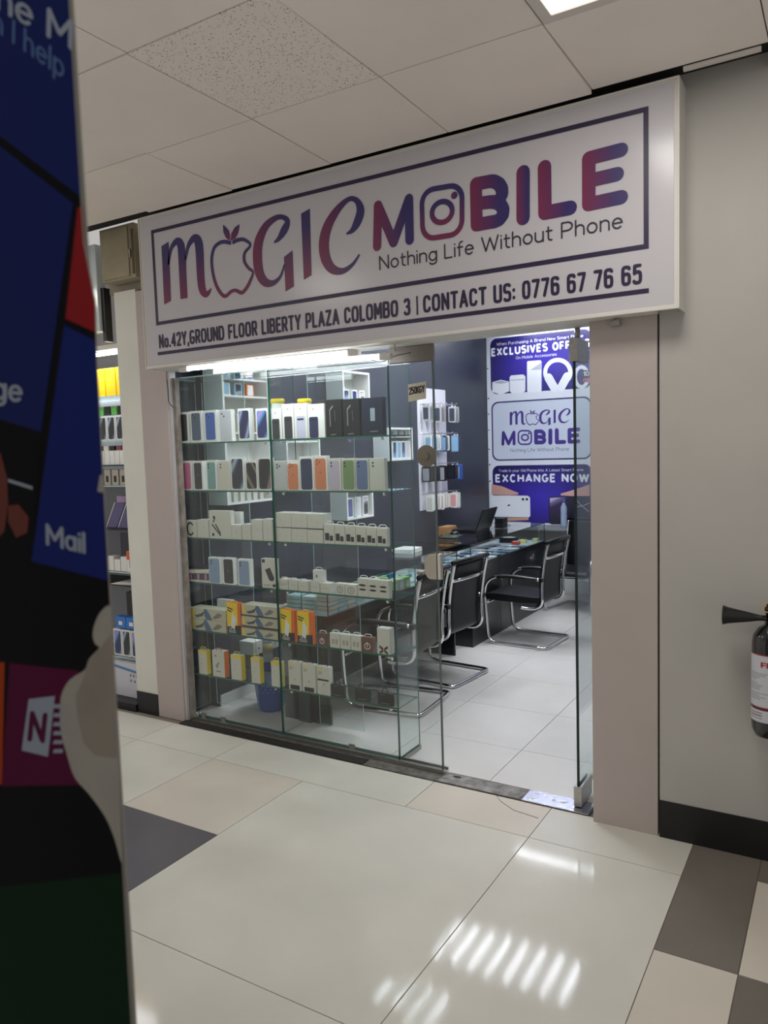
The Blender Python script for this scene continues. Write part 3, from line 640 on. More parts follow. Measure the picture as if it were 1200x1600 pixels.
def phone(row, pxl, pxr, pytop, label, pm, cams=None, u=(.12, .88), v=(.07, .93), group='phone boxes', camcol=None, logo=False, **k):
    t, fn, W, H = carton(row, pxl, pxr, pytop, label, group=group, **k)
    pic(t, fn, W, H, u[0], u[1], v[0], v[1], pm, .16)
    if cams: dots(t, fn, W, H, cams, .0052, camcol or INK)
    if logo: dots(t, fn, W, H, [(.5, .52)], .004, camcol or GREYINK, 'emblem')
    return t, fn, W, H
C2V = [(.25, .86), (.25, .76)]; C2D = [(.24, .87), (.4, .79)]; C3 = [(.26, .87), (.26, .77), (.45, .82)]
G1 = 'phone boxes on the top shelf of the display case'; G2 = 'phone boxes on the second shelf of the display case'
phone(0, 278, 294.5, 644, 'white phone box with a black phone picture, leftmost on the top shelf', col('black_phone', (40, 42, 46)), C2V, group=G1)
phone(0, 297.5, 315.5, 642, 'white phone box with a dull slate blue phone picture on the top shelf', col('slate_phone', (72, 92, 116)), C2D, group=G1)
phone(0, 319, 338.5, 641, 'white phone box with a bright blue phone picture on the top shelf', col('blue_phone', (62, 98, 172)), C2D, group=G1)
phone(0, 343, 362, 640, 'all white phone box with two diagonal camera dots on the top shelf', col('silver_phone', (196, 198, 206)), C2D, u=(.05, .95), v=(.03, .97), group=G1)
phone(0, 372, 391, 638, 'white phone box with an indigo swirl screen on the top shelf', SW_PUR, u=(.1, .9), group=G1)
phone(0, 400, 419, 638, 'white phone box with a blue and violet screen on the top shelf', SW_TEAL, u=(.1, .9), group=G1)
GL = [(.4, .9), (.4, .85), (.6, .85)]
for a, b, tp, lab, pc, u_, v_ in ((423.5, 440, 638, 'narrow white phone box with a charcoal phone, just right of the glass divider', (52, 56, 60), (.12, .8), (0, .66)), (441.5, 459, 631, 'white phone box with a dark grey phone below a small letter mark', (58, 58, 62), (.16, .85), (0, .64)),
                                 (460, 480, 630, 'white phone box with a pale lilac phone and dark camera bar', (196, 196, 216), (.15, .85), (0, .64)), (481, 507, 631, 'wide white phone box with a dark indigo phone on its left', (48, 50, 84), (.08, .62), (0, .62))):
    t, fn, W, H = phone(0, a, b, tp, lab, col('phone%d' % a, pc), u=u_, v=v_, group=G1)
    uc = (u_[0] + u_[1]) / 2
    dots(t, fn, W, H, [(uc, .85)], .004, GREYINK, 'letter_mark')
    pic(t, lambda x, y, w_=0, f=fn: f(x, y, w_ + .0006), W, H, u_[0] + .08, u_[1] - .1, .52, .57, col('camera_bar', (30, 30, 50)), .12, 'camera_bar')
for a, b, tp, lab in ((509, 534, 624, 'black phone box with a silver line drawing, left of two alike'), (536, 562, 623, 'black phone box with a silver line drawing, right of two alike')):
    t, fn, W, H = carton(0, a, b, tp, lab, group=G1, mt=col('satin_black', (24, 26, 30)), depth=.035)
    m = MB(); strokes(m, [[(.28, .3), (.27, .72), (.46, .82)]], .055, STEEL, fn, True, 6); strokes(m, [[(.6, .42), (.56, .7)]], .018, GREYINK, fn); m.build('line_drawing', t)
    m = MB(); strokes(m, [[(.28, .06), (.62, .07)]], .02, STEEL, fn); m.build('underline_print', t)
t, fn, W, H = carton(0, 565, 598, 621, 'dark navy phone box with a small silver label, right end of the top shelf', group=G1, mt=col('deep_navy', (26, 38, 58)), depth=.035)
pic(t, fn, W, H, .42, .64, .38, .72, col('silver_label', (150, 165, 178)), .1, 'silver_label')
m = MB(); strokes(m, [[(.38, .1), (.76, .11)]], .018, STEEL, fn); m.build('underline_print', t)
for a, b, lab in ((423, 444, 'yellow lidded white tub behind the phone boxes, left one'), (464, 487, 'yellow lidded white tub behind the phone boxes, right one')):
    c = at((a + b) / 2, 627, y=.19)
    t = thing('lidded_tub', lab, 'tub', (c.x, .19, SHELF_Z[0] + .0005), 0, 'yellow lidded tubs on the top shelf')
    h = c.z - SHELF_Z[0]
    MB().lathe([(.034, 0), (.036, h - .012)], (0, 0, 0), CARD, 20).build('tub', t); MB().lathe([(.039, h - .0115), (.039, h + .008), (.034, h + .013)], (0, 0, 0), YEL, 20).build('lid', t)
CG = dict(group=G2, v=(.04, .93))
phone(1, 284, 300, 720, 'white phone box with a pink phone, leftmost on the second shelf', col('pink_phone', (196, 110, 146)), C2V, logo=True, **CG)
phone(1, 302, 317, 720, 'white phone box with a black phone beside the pink one', col('black2_phone', (36, 38, 38)), None, logo=True, **CG)
phone(1, 322.5, 338.5, 719, 'white phone box with a teal phone on the second shelf', col('teal_phone', (122, 164, 160)), C2V, logo=True, **CG)
phone(1, 341, 359, 719, 'warm white phone box with two cameras, left of the dark swirl boxes', col('warm_phone', (206, 202, 190)), C2V, group=G2, u=(.05, .95), v=(.03, .96))
phone(1, 360.5, 381, 715, 'tall phone box with a dark blue swirl screen', SW_DARK, u=(.09, .93), v=(.05, .96), group=G2)
phone(1, 384, 402, 720, 'shorter phone box with a black and gold screen between two taller ones', SW_BLK, u=(.08, .92), v=(.06, .94), group=G2)
phone(1, 403, 424, 715, 'tall phone box with a black swirl screen just left of the glass divider', swirl('wallpaper_black_rust', (24, 24, 26), (44, 44, 46), (140, 120, 110), 12, .9), u=(.08, .94), v=(.05, .96), group=G2)
phone(1, 429, 447.5, 720, 'phone box with a silver three camera phone just right of the glass divider', col('silver3', (186, 188, 190)), C3, u=(.08, .96), v=(.03, .95), group=G2, mt=CARDG)
phone(1, 449, 467.5, 719, 'phone box with an orange phone, smaller left one of the two orange ones', col('orange_phone', (204, 128, 88)), C3, u=(.05, .92), v=(.03, .88), group=G2, camcol=col('orange_dark', (150, 74, 36)), logo=True)
phone(1, 468.5, 490, 713, 'tall phone box with a navy phone between the two orange ones', col('navy_phone', (50, 60, 88)), C3, u=(.08, .9), v=(.03, .93), group=G2, camcol=col('navy_dark', (30, 36, 56)), logo=True)
phone(1, 491, 511, 712, 'tall phone box with an orange phone, larger right one of the two orange ones', col('orange_phone', (204, 128, 88)), C3, u=(.06, .92), v=(.03, .92), group=G2, camcol=col('orange_dark', (150, 74, 36)), logo=True)
phone(1, 513.5, 533, 716, 'phone box with a pale lavender phone', col('lavender_phone', (186, 178, 194)), C2V, u=(.04, .86), v=(.03, .93), group=G2, mt=CARDG)
phone(1, 534.5, 554.5, 716, 'phone box with a green phone', col('green_phone', (118, 146, 98)), C2V, u=(.08, .94), v=(.04, .94), group=G2, mt=CARDG)
phone(1, 556, 576, 716, 'phone box with a slate blue phone beside the green one', col('steelblue_phone', (98, 118, 156)), C2V, u=(.06, .92), v=(.04, .94), group=G2, mt=CARDG)
phone(1, 577.5, 601, 716, 'phone box with a cream white phone, right end of the second shelf', col('cream_phone', (200, 204, 194)), C2V, u=(.06, .92), v=(.04, .95), group=G2, mt=CARDG)
# third shelf: accessories
G3 = 'accessory boxes on the third shelf'
def tabs(t, W, H, n=1, mt=None, hh=.014):
    for i in range(n):
        c = -W / 2 + W * (i + .5) / n; w_ = min(.02, W / n * .35)
        MB().tube([(c - w_, .012, H - .001), (c - w_, .012, H + hh * .7), (c - w_ * .6, .012, H + hh), (c + w_ * .6, .012, H + hh), (c + w_, .012, H + hh * .7), (c + w_, .012, H - .001)], .0022, mt or CARD, 6).build('hang_tab', t)
t, fn, W, H = carton(2, 290, 307, 813, 'white earphone box with a black headset picture, left end of the third shelf', 'accessory_box', 'accessory box', G3, mt=CARDG)
m = MB(); strokes(m, [arc(.45, .5, .28, .36, 40, 320)], .1, INK, fn); m.build('headset_picture', t)
t, fn, W, H = carton(2, 308, 326, 812, 'plain warm white box with a tiny dark mark beside the headset box', 'accessory_box', 'accessory box', G3, mt=CARDG, depth=.06); dots(t, fn, W, H, [(.6, .6)], .003, GREYINK, 'emblem')
t, fn, W, H = carton(2, 327, 361, 798, 'tall warm white box with black earphones and cables pictured', 'earphone_box', 'earphone box', G3, mt=CARDG)
m = MB(); strokes(m, [[(.28, .75), (.2, .6)], [(.14, .5), (.5, .12)], [(.3, .5), (.5, .2)]], .05, INK, fn); m.build('cable_picture', t)
dots(t, fn, W, H, [(.24, .76), (.17, .14)], .009, INK, 'earbud_picture')
for i, (a, b, tp, d, lab) in enumerate(((362, 377, 820, .05, 'low warm white box right of the tall earphone box'), (378, 392, 819, .05, 'low warm white box with white tabs, second right of the earphone box'), (393, 410, 812, .05, 'plain warm white square box, left of a pair before the divider'), (411, 426, 811, .05, 'plain warm white square box touching the glass divider'))):
    t, fn, W, H = carton(2, a, b, tp, lab, 'accessory_box', 'accessory box', G3, mt=CARDG, depth=d); dots(t, fn, W, H, [(.5, .5)], .003, GREYINK, 'emblem')
for a, b, lab in ((360, 367, 'slim pale blue white box standing behind, left one'), (368.5, 376, 'slim pale blue white box standing behind, right one')):
    carton(2, a, b, 800, lab, 'slim_box', 'slim box', 'slim boxes standing behind the low ones', yf=.15, mt=CARD)
for r_ in (0, 1):
    for i in range(3):
        a = 431 + 24.6 * i; zt = at(a + 12, 801 + i, y=.066).z; h = (zt - SHELF_Z[2] - .001) / 2
        t, fn, W, H = carton(2, a, a + 24, 801 + i if r_ else 825 + i * 1.4, '%s box of the %s column in the stack of plain white cable boxes' % (('lower', 'upper')[r_], ('left', 'middle', 'right')[i]), 'cable_box', 'cable box', 'stack of plain white cable boxes right of the divider', zb=SHELF_Z[2] + .0005 + r_ * (h + .0005), mt=CARDG, depth=.08)
        dots(t, fn, W, H, [(.3, .5), (.66, .45)], .0022, GREYINK, 'tiny_print')
ORD = 'first second third fourth fifth sixth seventh eighth ninth tenth eleventh twelfth thirteenth fourteenth'.split()
for i in range(6):
    a = 506.5 + 16.5 * i
    t, fn, W, H = carton(2, a, a + 15.6, 819 + i * 1.2, 'small charger box with black adapter pictures, %s from the left of six' % ORD[i], 'charger_box', 'charger box', 'six small charger boxes on the third shelf', mt=CARDG)
    pic(t, fn, W, H, .1, .5, .18, .55, INK, .1, 'adapter_picture'); pic(t, fn, W, H, .56, .86, .16, .42, INK, .1, 'adapter_picture'); tabs(t, W, H)
# fourth shelf
G4 = 'boxes on the fourth shelf'
for i in range(3):
    a = 292.5 + 11.5 * i
    t, fn, W, H = carton(3, a, a + 10.9, 891, 'low black and white box with a purple watch picture, %s from the left' % ORD[i], 'watch_box', 'watch box', 'watch boxes on the fourth shelf', mt=CARDG, depth=.07)
    pic(t, fn, W, H, .0, 1.0, .2, .74, INK, .02, 'black_band'); pic(t, lambda u, v, w_=0, f=fn: f(u, v, w_ + .0006), W, H, .35, .75, .24, .7, col('mauve', (170, 120, 150)), .3, 'watch_picture')
for i in range(3):
    a = 293 + 11 * i
    carton(3, a, a + 10.4, 884, 'flat dark accessory lying on the watch box, %s from the left' % ORD[i], 'dark_pouch', 'pouch', 'dark pouches lying on the watch boxes', zb=at(305, 891, y=.066).z + .002, mt=BLACKL, yf=.1, depth=.05)
phone(3, 326.5, 345, 871, 'white phone box with a pale blue phone, left of the black one', col('paleblue_phone', (132, 156, 184)), C2V, u=(.04, .9), v=(.02, .95), group=G4, logo=True)
phone(3, 349, 365, 872, 'white phone box with a black phone between two pale blue ones', col('black3_phone', (38, 40, 40)), None, u=(.06, .95), v=(.05, .95), group=G4, logo=True)
phone(3, 371.5, 391, 874, 'white phone box with a pale blue phone, right of the black one', col('paleblue_phone', (132, 156, 184)), C2V, u=(.1, .92), v=(.04, .94), group=G4, logo=True)
t, fn, W, H = carton(3, 409, 431, 873, 'white power bank box with a tilted black power bank picture', 'power_bank_box', 'power bank box', G4, mt=CARDG)
MB().prism([(.25, .62), (.6, .7), (.88, .36), (.8, .25), (.55, .26), (.5, .3)], .0003, INK, fn).build('power_bank_picture', t)
pic(t, fn, W, H, .06, .26, .86, .97, INK, .1, 'corner_badge'); dots(t, fn, W, H, [(.15, .1), (.3, .1), (.45, .1)], .003, INK, 'icon_row'); pic(t, fn, W, H, .76, .95, .06, .14, INK, .1, 'corner_badge')
carton(3, 392.5, 406, 888, 'small dark box in the shadow left of the power bank box', 'dark_box', 'box', None, mt=BLACK, yf=.16)
G4R = 'small white earbud boxes on the fourth shelf'
for i, (a, b, tp) in enumerate(((436.5, 450, 905), (451, 465, 906.5), (466, 481, 908), (485.5, 499, 910), (500.5, 515, 911.5))):
    t, fn, W, H = carton(3, a, b, tp, 'small white earbud box with grey print, %s from the divider' % ORD[i], 'earbud_box', 'earbud box', G4R, mt=CARDG, depth=.05)
    dots(t, fn, W, H, [(.35, .5), (.62, .5)], .0028, GREYINK, 'earbud_picture'); tabs(t, W, H, hh=.01)
ztop = at(498, 911, y=.066).z
t, fn, W, H = carton(3, 489, 505, 891, 'small white box standing on top of the earbud boxes', 'adapter_box', 'adapter box', None, zb=ztop + .002, yf=.1, mt=CARD); tabs(t, W, H)
pic(t, fn, W, H, .3, .45, .3, .6, GREYINK, .3, 'small_print')
for i, (a, b, tp) in enumerate(((523.5, 538.5, 912), (539.5, 557, 913.5))):
    t, fn, W, H = carton(3, a, b, tp, 'square white box with a round cable picture, %s of two' % ('left', 'right')[i], 'charging_cable_box', 'cable box', 'round cable picture boxes', mt=CARDG, depth=.04)
    m = MB(); strokes(m, [arc(.5, .45, .28, .3, 0, 360, 2, 14)], .06, GREYINK, fn); strokes(m, [[(.5, .3), (.5, .62)]], .06, GREYINK, fn); m.build('coiled_cable_picture', t)
for i in range(3):
    a = 559 + 16.2 * i
    t, fn, W, H = carton(3, a, a + 15.9, 904 + i * 1.6, 'warm white box with two black plugs pictured, %s from the left of three' % ORD[i], 'adapter_cable_box', 'cable box', 'black plug cable boxes', mt=CARDG, depth=.035)
    for v in (.62, .38):
        MB().prism([(.1, v + .015), (.3, v + .06), (.62, v + .06), (.86, v), (.62, v - .05), (.3, v - .04), (.1, v)], .0003, INK, fn).build('plug_picture', t)
    tabs(t, W, H)
# fifth shelf
CAR_Y = swirl('car_charger_print', (196, 190, 170), (96, 120, 140), (40, 60, 80), 26, .5)
G5 = 'car mount boxes on the fifth shelf'
def mount_box(a, b, tp, zb, lab, d=.09):
    t, fn, W, H = carton(4, a, b, tp, lab, 'car_mount_box', 'car mount box', G5, zb=zb, mt=mat('car_box_card', (190, 184, 164), .4), depth=d)
    MB().prism([(.45, 0), (.62, 0), (.56, .5), (.47, 1), (.4, 1), (.4, .5)], .0003, col('steel_blue', (70, 104, 136)), fn).build('blue_swoosh', t)
    MB().prism([(.04, .1), (.1, .1), (.1, .9), (.04, .9)], .0003, YEL, fn).build('yellow_band', t)
    MB().prism([(.13, .3), (.3, .5), (.42, .8), (.36, .3), (.2, .14)], .0003, col('dark_grey_mount', (70, 74, 78)), fn).build('mount_picture', t)
    MB().prism([(.62, .2), (.78, .75), (.9, .6), (.82, .3), (.7, .15)], .0003, col('dark_grey_mount2', (120, 122, 120)), fn).build('holder_picture', t)
    dots(t, fn, W, H, [(.84, .5)], .006, col('copper', (176, 120, 84)), 'copper_disc'); return t, fn, W, H
zb = SHELF_Z[4] + .0005; zt = at(322, 951.5, y=.066).z; hh = (zt - zb) / 2
mount_box(297, 353, 969, zb, 'lower grey and yellow car mount box at the left end of the fifth shelf')
mount_box(297, 353, 952, zb + hh + .0005, 'upper grey and yellow car mount box at the left end of the fifth shelf')
zt = at(405, 946, y=.066).z; h3 = (zt - zb) / 3
for i, tp in enumerate((984, 965.5, 947)):
    mount_box(377.5, 434, tp, zb + i * (h3 + .0004), ('bottom', 'middle', 'top')[i] + ' car mount box of the stack of three left of the divider')
def orange_box(row, a, b, tp, lab, dark=True, **k):
    t, fn, W, H = carton(row, a, b, tp, lab, 'power_bank_box', 'power bank box', 'orange power bank boxes', mt=ORA, depth=.03, **k)
    MB().prism([(0, .24), (.78, .3), (.8, 1), (0, 1)], .0003, YEL, fn).build('yellow_panel', t)
    MB().prism([(0, 0), (1, 0), (1, .3), (0, .24)], .0005, INK if dark else ORA, fn).build('black_base_panel', t)
    MB().prism([(.28, .25), (.52, .14), (.68, .5), (.4, .72)], .0009, CARD, fn).build('power_bank_picture', t)
    m = MB(); text(m, '12', .1, .36, .17, .09, .2, CARD, lambda u, v, w_=0: fn(u, v, w_ + .0006)); text(m, '10000', .1, .62, .05, .08, .2, CARD, lambda u, v, w_=0: fn(u, v, w_ + .0006)); m.build('number_print', t)
    m = MB(); text(m, '', 0, 1, 0, .1, .2, INK, fn) if False else None
    m.prism([(.05, .86), (.45, .8), (.45, .76), (.05, .82)], .0003, INK, lambda u, v, w_: fn(u, v, w_ + .0004)); m.prism([(.05, .78), (.36, .73), (.36, .69), (.05, .74)], .0003, INK, lambda u, v, w_: fn(u, v, w_ + .0004)); m.build('dark_print', t)
    tabs(t, W, H, 1, YEL, .008); return t
orange_box(4, 355, 376, 942, 'orange power bank box squeezed between the two car mount stacks')
orange_box(4, 438.5, 460, 953, 'yellow and orange power bank box just right of the divider')
orange_box(4, 465, 488, 956, 'yellow and orange power bank box, second right of the divider')
t, fn, W, H = carton(4, 340, 362, 937, 'blank white box leaning behind the orange power bank box', 'blank_box', 'box', None, yf=.2)
BROWN = col('brown_cable_box', (104, 64, 56))
for a, b, tp, mt_, lab in ((496.5, 510, 990, BROWN, 'brown cable box with a white ring, left one beside the power banks'), (515.5, 531, 989.5, CARDG, 'white cable box with pale print, first right of the brown one'), (532, 547.5, 991.5, CARDG, 'white cable box with pale print, second right of the brown one'),
                          (548.5, 564, 993.5, CARDG, 'white cable box with pale print, third right of the brown one'), (565, 583, 996, BROWN, 'brown cable box with a white ring, right one before the white X box')):
    t, fn, W, H = carton(4, a, b, tp, lab, 'cable_box', 'cable box', 'cable boxes on the fifth shelf', mt=mt_)
    if mt_ is BROWN:
        m = MB(); strokes(m, [arc(.5, .4, .25, .2, 0, 360, 2, 14)], .05, CARD, fn); strokes(m, [[(.5, .36), (.5, .66)]], .06, CARD, fn); m.build('ring_picture', t)
    else:
        pic(t, fn, W, H, .2, .45, .25, .6, col('beige_print', (178, 168, 150)), .2, 'cable_picture'); pic(t, fn, W, H, .55, .8, .25, .6, col('beige_print', (178, 168, 150)), .2, 'cable_picture')
    tabs(t, W, H)
t, fn, W, H = carton(4, 589.5, 609, 982, 'taller white box with a dark X shaped mark, right end of the fifth shelf', 'headphone_box', 'headphone box', 'boxes on the fifth shelf', mt=CARDG, depth=.045)
m = MB(); strokes(m, [[(.2, .05), (.42, .12), (.42, .2), (.2, .28)], [(.8, .05), (.58, .12), (.58, .2), (.8, .28)]], .1, col('dark_brown_mark', (72, 48, 44)), fn); m.build('x_mark', t)
# sixth shelf
def yellow_tall(a, b, tp, lab):
    t, fn, W, H = carton(5, a, b, tp, lab, 'earphone_box', 'earphone box', 'slim yellow and white boxes on the bottom shelf', mt=CARDG, depth=.035)
    MB().box(W / 2 + .0002, W / 2 + .0012, .001, .034, .002, H - .002, YEL).build('yellow_side', t); MB().prism([(0, .88), (1, .88), (1, 1), (0, 1)], .0003, YEL, fn).build('yellow_top_band', t)
    dots(t, fn, W, H, [(.4, .6), (.4, .45)], .003, GREYINK, 'small_print'); tabs(t, W, H, 1, YEL, .018); return t
yellow_tall(310.5, 323, 1016, 'slim white box with yellow sides, leftmost on the bottom shelf')
t, fn, W, H = carton(5, 332, 350.5, 1017, 'white and orange charger box with a red hang tab on the bottom shelf', 'charger_box', 'charger box', None, mt=CARDG, depth=.04)
MB().box(W / 2 + .0002, W / 2 + .0012, .001, .039, .002, H - .002, ORA).build('orange_side', t); tabs(t, W, H, 1, mat('red_plastic', (190, 50, 40), .4), .016)
dots(t, fn, W, H, [(.3, .8)], .006, mat('red_plastic', (190, 50, 40), .4), 'red_logo'); m = MB(); strokes(m, [[(.3, .4), (.55, .55)], [(.36, .35), (.5, .43)]], .06, GREYINK, fn); strokes(m, [[(.3, .22), (.7, .2)]], .025, INK, fn); m.build('plug_picture', t)
yellow_tall(361, 377, 1024, 'slim white box with yellow sides, second of the bottom shelf')
yellow_tall(392.5, 406, 1028, 'slim white box with yellow sides in front of the blue basket')
yellow_tall(424, 438.5, 1034, 'slim white box with yellow sides behind the divider edge')
for a, b, tp, lab in ((451, 470, 1034, 'tall white cable box with a black base strip, left of two alike'), (473, 492.5, 1038, 'tall white cable box with a black base strip, right of two alike'), (496, 515.5, 1042, 'tall white box with a pictured cable and black bar across the middle')):
    t, fn, W, H = carton(5, a, b, tp, lab, 'cable_box', 'cable box', 'tall cable boxes on the bottom shelf', mt=CARDG, depth=.03)
    if a < 490: MB().prism([(.12, .02), (.88, .02), (.88, .18), (.12, .18)], .0003, INK, fn).build('black_strip', t)
    else: MB().prism([(.02, .5), (.9, .5), (.9, .56), (.02, .56)], .0003, INK, fn).build('black_bar', t)
    MB().prism([(.1, .88), (.4, .88), (.4, .95), (.1, .95)], .0003, YEL, fn).build('yellow_mark', t)
    m = MB(); strokes(m, [[(.1, .8), (.4, .8)], [(.1, .74), (.32, .74)], [(.45, .35), (.5, .42), (.55, .35)]], .025, GREYINK, fn); m.build('small_print', t); tabs(t, W, H, 1, INK, .012)
for i, (a, b, tp) in enumerate(((517.5, 537.5, 1070), (554.5, 576.5, 1076), (590, 613, 1083))):
    t, fn, W, H = carton(5, a, b, tp, 'small black gift bag with a loop handle, %s from the left of three' % ORD[i], 'gift_bag', 'gift bag', 'black gift bags on the bottom shelf', mt=col('matt_black', (34, 34, 36), .6), depth=.02)
    m = MB(); m.tube([(-.016, -.002, H - .008), (-.016, .004, H + .012), (-.008, .004, H + .024), (.008, .004, H + .024), (.016, .004, H + .012), (.016, -.002, H - .008)], .0022, INK, 6); m.build('handle', t)
    m = MB(); strokes(m, [[(.2, .18), (.8, .17)]], .05, col('gold_print', (120, 110, 90)), fn); strokes(m, [[(.2, .85), (.5, .84)]], .03, col('gold_print', (120, 110, 90)), fn); m.build('gold_print', t)
# ================================================================== WALL CABINETS (inner left wall)
XW = .001
def cabinet(y0, y1, z0, z1, label, shelves=(), xf=.155, t_=.012, name='wall_cabinet', x0=None):
    xb = XW + .001 if x0 is None else x0
    t = thing(name, label, 'cabinet', (xb, y0, z0)); D = xf - xb; Y = y1 - y0; Z = z1 - z0
    MB().box(0, .006, 0, Y, 0, Z, MELA).build('back_panel', t)
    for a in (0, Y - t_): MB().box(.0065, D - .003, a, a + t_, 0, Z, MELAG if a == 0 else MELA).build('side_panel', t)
    MB().box(.0065, D - .003, t_ + .0002, Y - t_ - .0002, 0, t_, MELA).build('bottom_panel', t); MB().box(.0065, D - .003, t_ + .0002, Y - t_ - .0002, Z - t_, Z, MELA).build('top_panel', t)
    for s_ in shelves: MB().box(.0065, D - .006, t_ + .0002, Y - t_ - .0002, s_ - z0 - .006, s_ - z0 + .006, MELA).build('shelf', t)
    m = MB()
    for a in ((0, .016, 0, Z), (Y - .016, Y, 0, Z)): m.box(D - .0028, D, *a, MELA)
    m.box(D - .0028, D, .0162, Y - .0162, 0, .016, MELA).box(D - .0028, D, .0162, Y - .0162, Z - .016, Z, MELA); m.build('front_edging', t)
    return t
cabinet(.288, .72, 1.28, 2.35, 'tall white open wall cabinet at the left end behind the display case', (1.50, 1.72, 1.945, 2.05))
cabinet(.88, 1.265, 1.40, 1.90, 'second white wall cabinet with small white boxes right of the tall one', (1.66,))
cabinet(1.58, 1.955, 1.868, 2.187, 'small white wall cabinet with three phones, upper one above the black boxes')
cabinet(1.58, 1.955, 1.06, 1.29, 'small white wall cabinet with three phones, lower one')
cabinet(2.225, 2.625, 1.49, 1.765, 'white wall cabinet with blue phone boxes nearest the accessory board', (1.69,))
def sbox(x, y, z, w_, h, label, mt, pm=None, name='phone_box', cat='phone box', group=None, d=.02, cams=False):
    """carton standing in a wall cabinet, its picture facing +x"""
    t = thing(name, label, cat, (x, y, z), 0, group)
    MB().box(-d, 0, -w_ / 2, w_ / 2, 0, h, mt).build('carton', t)
    f = lambda u, v, w0=0: (.0005 + w0, -w_ / 2 + w_ * u, h * v)
    if pm:
        pic(t, f, w_, h, .14, .86, .07, .93, pm, .14)
        if cams: dots(t, f, w_, h, [(.3, .85), (.3, .76), (.48, .8)], .004, INK)
    return t
LB = col('light_blue_phone', (130, 170, 200))
for i, (y, pm, lab) in enumerate(((1.66, SW_PUR, 'dark blue'), (1.77, SW_TEAL, 'light blue'), (1.88, SW_GREY, 'grey'))):
    sbox(.13, y, 1.881, .075, .17, 'white phone box with a %s screen in the upper small cabinet' % lab, CARD, pm, group='phones in the upper small cabinet')
for i, (y, pm, lab) in enumerate(((1.66, col('indigo_phone', (74, 84, 140)), 'indigo'), (1.77, col('white3', (206, 206, 212)), 'white three camera'), (1.88, SW_GREY, 'grey'))):
    sbox(.13, y, 1.073, .08, .155, 'phone box with a %s phone in the lower small cabinet' % lab, CARD, pm, group='phones in the lower small cabinet', cams=(i == 1))
for i, y in enumerate((2.28, 2.356, 2.43, 2.505, 2.58)):
    sbox(.13, y, 1.503, .066, .15, 'phone box with pale picture, %s from the left in the far wall cabinet' % ORD[i], CARD, (LB, SW_TEAL, LB, SW_TEAL, col('pale_pink_phone', (206, 190, 200)))[i], group='blue phone boxes in the far cabinet')
for i, y in enumerate((2.31, 2.42, 2.53)):
    sbox(.13, y, 1.697, .06, .045, 'small dark device box on the upper board of the far cabinet, %s from the left' % ORD[i], CARD, col('dk%d' % i, (60, 70, 90)), group='small boxes on the upper board of the far cabinet', name='device_box', cat='device box')
for i in range(4):
    sbox(.12, .94 + .08 * i, 1.667, .05, .08 + (i % 2) * .02, 'small white earphone box in the second wall cabinet, %s from the left' % ORD[i], CARDG, None, 'earphone_box', 'earphone box', 'small white boxes in the second wall cabinet')
for i in range(6):
    sbox(.12, .34 + .062 * i, 1.727, .036, .11, 'slim cream box on the middle board of the tall cabinet, %s from the left' % ORD[i], (CARDG, mat('peach_card', (222, 200, 176), .5))[i % 2], None, 'slim_box', 'slim box', 'slim cream boxes in the tall cabinet')
for i in range(6):
    sbox(.12, .34 + .062 * i, 1.293, .036, .13, 'slim cream box on the bottom board of the tall cabinet, %s from the left' % ORD[i], CARDG, None, 'slim_box', 'slim box', 'slim cream boxes in the tall cabinet, bottom row')
BLU = mat('pale_blue_plastic', (140, 180, 206), .3)
for i in range(3):
    sbox(.12, .36 + .11 * i, 1.952, .07, .075, ('round pale blue headphone pack at the left', 'pale blue pack with a dark arc in the middle', 'orange and white pack at the right')[i] + ' of the upper board', (CARD, BLU, ORA)[i], (BLU, SW_DARK, CARD)[i], 'accessory_pack', 'accessory pack', 'coloured packs in the tall cabinet')
    sbox(.12, .36 + .11 * i, 2.057, .07, .05, ('left', 'middle', 'right')[i] + ' pale blue pack on the topmost board of the tall cabinet', BLU, SW_TEAL, 'accessory_pack', 'accessory pack', 'coloured packs on the topmost board')
# white wall unit low down
lw = cabinet(.50, .76, .29, .375, 'small low white wall box with a round logo under the counter line', (), xf=.12, t_=.004, name='wall_box')
MB().box(.1192, .12, .0165, .24, .0165, .068, CARD).build('front_panel', lw)
m = MB(); m.prism([(.05 + .007 * math.cos(t * .6283), .037 + .007 * math.sin(t * .6283)) for t in range(10)], .0003, INK, lambda u, v, w_: (.1203 + w_, u, v)); m.build('round_logo', lw)
